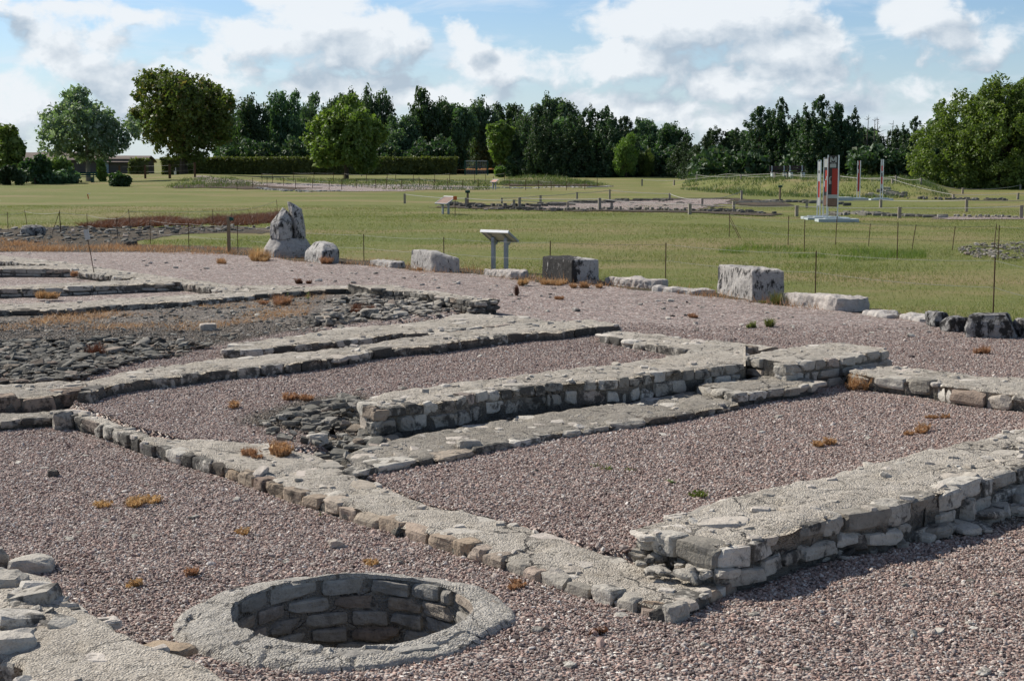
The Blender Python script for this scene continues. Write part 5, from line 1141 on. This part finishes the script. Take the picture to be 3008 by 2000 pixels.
# dry weeds along the gravel edge and in the trench
def strip(poly, n, h, wd, m, name, label, clump=.9, seed=0, lawn=True, lean=.5):
    poly = PP(poly) if len(poly[0]) == 2 else poly; lo, hi = poly.min(0), poly.max(0); x = rng.uniform(lo[0], hi[0], n * 4); y = rng.uniform(lo[1], hi[1], n * 4)
    d = fbm(np.stack([x * 1.3, y * 1.3, 0 * x], 1), 3, seed) * clump; k_ = inpoly(x, y, poly) & (rng.random(len(x)) < np.clip(.35 + d * 1.3, 0, 1)); x, y, d = x[k_][:n], y[k_][:n], d[k_][:n]
    z = np.maximum(lawn_z(x, y), -.03) if lawn else gz(x, y)
    b = MB(); blades(b, np.stack([x, y], 1), z, h * (1 + np.clip(d, -.5, 1)), wd, lean); return tag(b.build(name, M[m]), label, 'dry grass', kind='stuff')
strip([(x_, y_ + 6) for x_, y_ in BORDER[4:]] + [(x_, y_ - 17) for x_, y_ in BORDER[4:]][::-1], 26000, .085, .010, 'drygrass', 'dry_grass', 'dry orange weeds along the gravel edge', seed=3)
strip([(-200, 742), (0, 735), (330, 737), (440, 734), (800, 752), (800, 744), (600, 728), (430, 722), (340, 716), (240, 712), (0, 700), (-200, 700)], 15000, .08, .012, 'drygrass', 'dry_grass', 'dry straw weeds on the earth behind the left gravel', seed=5)
strip([(230, 664), (330, 652), (430, 642), (560, 648), (700, 644), (826, 628), (826, 652), (760, 660), (640, 664), (520, 662), (420, 664), (320, 668)], 26000, .13, .02, 'redgrass', 'dry_grass', 'russet weeds along the far lip of the old trench', seed=7, clump=.7, lean=1.2)
strip([(2080, 745), (2200, 716), (2400, 735), (2560, 728), (2720, 738), (2720, 755), (2500, 765), (2300, 760), (2160, 755)], 5000, .09, .009, 'weed', 'tall_grass', 'taller green grass under the double wire fence', seed=8)
strip([(2000, 556), (2030, 525), (2300, 528), (2600, 532), (2750, 560), (2800, 580), (2500, 582), (2200, 575)], 30000, .17, .035, 'bankgrass', 'bank_grass', 'long rough grass on the grass bank', seed=9, clump=.6)
strip([(1440, 545), (1500, 528), (1660, 528), (1800, 544), (1640, 547)], 5000, .16, .04, 'bankgrass', 'rough_grass', 'rough grass on the cut earth bank', seed=14, clump=.9)
strip([(480, 552), (540, 530), (680, 526), (800, 545), (700, 550)], 4000, .16, .04, 'bankgrass', 'rough_grass', 'rough grass on the earth bank under the big tree', seed=15, clump=.9)
strip([(1180, 560), (1440, 560), (1440, 532), (1000, 526), (760, 524), (900, 538)], 12000, .13, .04, 'bankgrass', 'rough_grass', 'rough green grass round the distant excavation', seed=10, clump=.6)
# single weed tufts
def tuft(fx, fy, wpx, hpx, label, m='drygrass', h=0.0, n=None, name='dry_weed', cat='weed', sp=1.0):
    p = P(fx, fy, h); k_ = p[1] / FPX; z = max(gz1(p[0], p[1]), h) if inpoly(p[:1], p[1:2], GPOLY)[0] else lz1(p[0], p[1])
    r = wpx * k_ / 2; H = hpx * k_ * .85; n = n or int(np.clip(560 * r / .12, 150, 1800)); a = rng.uniform(0, 6.283, n); q = r * np.sqrt(rng.random(n)); b = MB()
    ns_ = max(3, int(r / .035)); sx_ = rng.normal(size=(ns_, 2)) * r * .58 * min(1, sp + .1); si = rng.integers(0, ns_, n); qq = r * .3 * np.sqrt(rng.random(n)); sh_ = rng.uniform(.35, 1.1, ns_)
    hh = H * sh_[si] * rng.uniform(.35, 1.15, n); xy = np.stack([p[0] + sx_[si, 0] + qq * np.cos(a), p[1] + sx_[si, 1] * .8 + qq * np.sin(a)], 1)
    base = np.concatenate([xy, np.full((n, 1), z)], 1); out = np.stack([np.cos(a), np.sin(a), 0 * a], 1)
    top = base + out * (hh * sp * rng.uniform(.1, .7, n))[:, None] + np.stack([0 * a, 0 * a, hh], 1); w_ = .0032
    t = np.stack([-np.sin(a), np.cos(a), 0 * a], 1) * w_; mid = base * .5 + top * .5 + rng.normal(size=(n, 3)) * hh[:, None] * .12
    V = np.stack([base - t, base + t, mid + t * .8, mid - t * .8, top], 1).reshape(-1, 3); i5 = np.arange(n)[:, None] * 5
    C = np.stack([rng.random(n), rng.random(n), 0 * a], 1).repeat(5, 0); b.add(V, [i5 + [0, 1, 2, 3], i5 + [3, 2, 4]], C)
    # seed heads and crumpled leaves
    m2 = n; c = base[:, :] + (top - base) * rng.uniform(.3, 1.0, n)[:, None]; s = .006 * rng.uniform(.5, 1.5, n); nn = rng.normal(size=(n, 3)) * s[:, None]; n2 = rng.normal(size=(n, 3)) * s[:, None]
    b.add(np.stack([c - nn, c + n2, c + nn], 1).reshape(-1, 3), np.arange(3 * n).reshape(-1, 3), np.stack([rng.random(n), rng.random(n), 0 * a], 1).repeat(3, 0))
    return tag(b.build(name, M[m], origin=(p[0], p[1], z)), label, cat, 'weed tufts on the gravel and walls')
TU = [(570, 1690, 66, 34, 'small round dry tuft on the gravel left of the well', 'drygrass', 0), (395, 1485, 150, 30, 'wide flat dry tuft on the left gravel', 'drygrass', 0), (415, 1720, 70, 24, 'thin dry tuft nearest the bottom left wall', 'drygrass', 0),
      (672, 1202, 52, 34, 'upright orange tuft on the gravel of the middle room', 'drygrass', .07), (866, 1180, 100, 30, 'broad orange tuft on the gravel of the middle room', 'drygrass', .07), (725, 1345, 90, 40, 'left half of the russet patch on the mortar of the near wall', 'drygrass', .08),
      (835, 1342, 120, 46, 'right half of the russet patch on the mortar of the near wall', 'drygrass', .08), (2425, 1310, 84, 26, 'dry tuft on the right gravel, left of three', 'drygrass', .06), (2705, 1272, 90, 28, 'dry tuft on the right gravel, middle of three', 'drygrass', .06),
      (2785, 1230, 76, 22, 'dry tuft on the right gravel, right of three', 'drygrass', .06), (1513, 1730, 60, 26, 'dry tuft between the well and the near wall', 'drygrass', 0), (720, 1570, 50, 20, 'faint tuft on the gravel above the well', 'drygrass', 0), (1090, 1655, 80, 26, 'faint tuft just behind the well rim', 'drygrass', 0),
      (157, 877, 70, 36, 'round straw tuft among the walls of the upper left', 'drygrass', .03), (289, 1050, 44, 58, 'upright russet tuft in the dark rubble', 'redgrass', .05), (1517, 868, 26, 76, 'tall dark brown dead plant standing alone on the gravel', 'redgrass', 0), (820, 893, 90, 36, 'wide russet tuft by the green seedling on the upper wall', 'drygrass', .06),
      (1075, 918, 80, 34, 'pinkish russet tuft at the rubble below the spur', 'redgrass', .06), (214, 812, 34, 22, 'small orange tuft at the end of the short left wall', 'drygrass', .06), (650, 775, 50, 20, 'pale tuft alone on the upper gravel', 'drygrass', 0), (895, 833, 48, 20, 'dark small tuft above the apex of the walls', 'redgrass', 0),
      (2510, 1145, 40, 70, 'tall dry weed in the corner by the square pier', 'drygrass', .06), (2270, 890, 56, 50, 'straw grass at the foot of the largest block, left clump', 'grassblade', 0), (2325, 892, 40, 44, 'straw grass at the foot of the largest block, right clump', 'grassblade', 0), (1640, 838, 80, 24, 'flat orange tuft before the black faced block', 'drygrass', 0),
      (1715, 846, 60, 24, 'orange tuft at the right foot of the black faced block', 'drygrass', 0), (1640, 880, 44, 14, 'small orange tuft on the gravel below the black faced block', 'drygrass', 0), (1525, 840, 40, 26, 'orange tuft behind the tall dead plant', 'drygrass', 0), (2205, 965, 30, 30, 'thin straw weed on the right upper gravel, left one', 'grassblade', 0),
      (2257, 962, 34, 34, 'thin straw weed on the right upper gravel, right one', 'grassblade', 0), (2880, 1040, 60, 34, 'pale dry weed on the far right gravel', 'drygrass', 0), (2030, 932, 36, 16, 'small tuft in the middle of the upper gravel', 'drygrass', 0), (765, 765, 80, 50, 'orange weeds at the left foot of the split column', 'drygrass', 0), (960, 775, 40, 28, 'orange weed before the low sloped block', 'drygrass', 0), (1230, 792, 24, 14, 'tiny orange weed before the grey block', 'drygrass', 0)]
for t_ in TU: tuft(t_[0], t_[1], t_[2], t_[3], t_[4], t_[5], t_[6], sp=.12 if 'tall dark' in t_[4] else 1.0)
tuft(2040, 1458, 80, 26, 'small bright green grass tuft near the thick wall', 'weed', .06, 90, 'grass_tuft', 'weed'); tuft(1960, 1420, 40, 14, 'faint green weed left of the bright green tuft', 'weed', .06, 40, 'grass_tuft', 'weed'); tuft(1790, 1370, 120, 18, 'scattered green weed in the middle of the right gravel', 'weed', .06, 60, 'grass_tuft', 'weed')
tuft(1762, 1866, 44, 22, 'dark shrivelled plant on the near gravel at the bottom', 'redgrass', 0.0, 160)
def seedling(fx, fy, hpx, label, h=.03, n=7):
    p = P(fx, fy, h); k_ = p[1] / FPX; H = hpx * k_; root = empty('seedling', p, label, 'plant', 'green seedlings on the walls'); b = MB(); b.tube([p - [0, 0, .03], p + [.005, 0, H * .6], p + [0, 0, H]], [.004, .003, .002], 5); b.build('stem', M['weed'], root); b = MB()
    for i in range(n * 2):
        a = i * 2.4; z = H * (.25 + .75 * i / (2 * n)); l = H * .42 * (1 - .4 * i / (2 * n)); d = np.array([math.cos(a), math.sin(a), .35]); c = p + [0, 0, z]; t = np.array([-d[1], d[0], 0]) * l * .2
        b.add(np.stack([c, c + d * l * .5 + t, c + d * l, c + d * l * .5 - t]), np.array([[0, 1, 2, 3]]), (rng.uniform(.5, 1), .5, 0))
    b.build('leaves', M['weed'], root)
seedling(263, 1186, 52, 'green seedling growing at the foot of the pink blocks'); seedling(905, 886, 30, 'bright green seedling on the front of the upper left wall', .06); seedling(845, 870, 14, 'small green seedling on top of the upper left wall', .12, 5); seedling(940, 1522, 22, 'tiny yellow green plant at the foot of the near wall', 0.0, 4)
# rubble (uncountable)
def rubble(poly, n, size, label, h=0.0, m='schist', r=(.0, .8), pile=0.0, flat=.35, lawn=False, name='rubble'):
    poly = PP(poly, h); lo, hi = poly.min(0), poly.max(0); b = MB(); k_ = 0; c0 = poly.mean(0)
    while k_ < n:
        x, y = rng.uniform(lo[0], hi[0]), rng.uniform(lo[1], hi[1])
        if not inpoly(np.array([x]), np.array([y]), poly)[0] or rng.random() > .55 + .9 * fbm(np.array([[x * 1.5, y * 1.5, 0]]), 2, 3)[0]: continue
        if math.hypot(x - WELL[0], y - WELL[1]) < WR + .3: continue
        s = rng.uniform(*size) * (rng.random() ** 1.5 + .35); z = lz1(x, y) if lawn else max(gz1(x, y), h if h >= .09 else -9); z += pile * rng.random()
        stone(b, (x, y, z + s * flat * .3), (s, s * rng.uniform(.5, .9), s * flat * rng.uniform(.5, 1.2)), tilt(rotz(rng.uniform(0, 3.14)), .3), T3, (rng.uniform(*r), .0 if rng.random() < .9 else .4, rng.uniform(.3, .7)), cuts=4, power=(4, 9)); k_ += 1
    return tag(b.build(name, M[m]), label, 'rubble', kind='stuff')
rubble([(-60, 1010), (300, 1000), (520, 1015), (640, 1025), (560, 1046), (420, 1062), (330, 1085), (225, 1122), (100, 1135), (-60, 1140)], 2600, (.03, .13), 'dark flaky slate rubble at the left', .05, pile=.04, flat=.25)
rubble([(980, 885), (1090, 868), (1225, 885), (1400, 915), (1380, 930), (1300, 925), (1100, 960), (950, 985), (850, 990), (960, 930)], 800, (.03, .15), 'grey flat rubble below the wall spur', .05, m='stone', r=(.0, .6), pile=.03)
rubble([(760, 1255), (860, 1215), (1000, 1175), (1060, 1195), (1110, 1215), (1100, 1250), (1180, 1290), (1080, 1350), (980, 1345), (900, 1310), (780, 1290)], 620, (.03, .13), 'flaky rubble at the broken left end of the broad wall', .06, r=(.2, .95), pile=.03)
rubble([(2380, 1640), (2500, 1595), (2700, 1545), (2850, 1490), (3050, 1440), (3060, 1500), (2900, 1560), (2700, 1590), (2520, 1640)], 170, (.04, .22), 'grey rubble fallen along the foot of the thick wall', 0, m='stone', r=(.1, .7), pile=.02)
rubble([(1840, 1640), (1900, 1610), (2110, 1640), (2150, 1690), (2050, 1700), (1930, 1690)], 90, (.03, .13), 'crumbled mortar and stones at the broken end of the thick wall', .09, m='stone', r=(.2, .8))
rubble([(0, 1700), (200, 1760), (330, 1850), (160, 1880), (0, 1850)], 45, (.05, .16), 'flat pieces of pale stone set in the bottom left wall', .125, m='stone', r=(.5, 1.0), flat=.4)
rubble([(-300, 925), (0, 918), (290, 910), (527, 897), (781, 875), (1000, 860), (1100, 890), (960, 960), (760, 990), (560, 1015), (300, 1010), (-60, 1020), (-300, 1020)], 1500, (.015, .07), 'small stones scattered over the brown earth floor', .05, r=(.3, 1.0), flat=.4, name='stone_chips')
strip([(-300, 925), (0, 918), (290, 910), (527, 897), (781, 875), (980, 862), (900, 940), (560, 985), (300, 990), (-60, 1010), (-300, 1010)], 9000, .03, .008, 'drygrass', 'dry_grass', 'sparse dry weeds on the brown earth floor', seed=12, lawn=False, clump=1.4, lean=1.2)
rubble([(2800, 728), (2900, 715), (3050, 712), (3100, 745), (2960, 762), (2860, 752)], 900, (.02, .09), 'rubble heap of small grey stones on the lawn at the right', 0, m='stone', r=(.0, .6), pile=.08, lawn=True)
rubble([(0, 672), (260, 664), (700, 664), (810, 674), (640, 684), (500, 690), (400, 708), (100, 720), (-50, 700)], 700, (.03, .17), 'scattered stones on the floor of the old trench', 0, r=(.2, 1.0), lawn=True, pile=.03)
rubble([(1270, 604), (1400, 612), (1560, 612), (1700, 602), (1960, 588), (2150, 598), (2060, 620), (1640, 622), (1400, 616)], 220, (.06, .2), 'stones strewn round the excavation across the lawn', 0, r=(.1, .9), lawn=True)
rubble([(0, 1260), (600, 1400), (1000, 1550), (1500, 1720), (2100, 1760), (3000, 1560), (3008, 2000), (1500, 2000), (1000, 1650), (500, 1700), (100, 1620)], 130, (.02, .06), 'pale stone chips scattered on the near gravel', 0, m='stone', r=(.4, 1.0), flat=.3, name='stone_chips')
rubble([(300, 1200), (1000, 1100), (1800, 980), (2300, 1150), (3000, 1220), (1800, 1580), (1100, 1420), (2200, 1200), (1000, 1180), (500, 1260)], 110, (.02, .07), 'pale stone chips scattered on the gravel of the rooms', .06, m='stone', r=(.3, 1.0), flat=.3, name='stone_chips')
rubble([(0, 740), (900, 780), (1600, 840), (2400, 915), (3000, 1000), (3008, 1100), (2700, 1080), (1900, 960), (1400, 900), (900, 830), (300, 770)], 160, (.03, .09), 'stones scattered on the upper gravel', 0, m='stone', r=(.4, 1.0), flat=.4, name='stone_chips')
print('done')
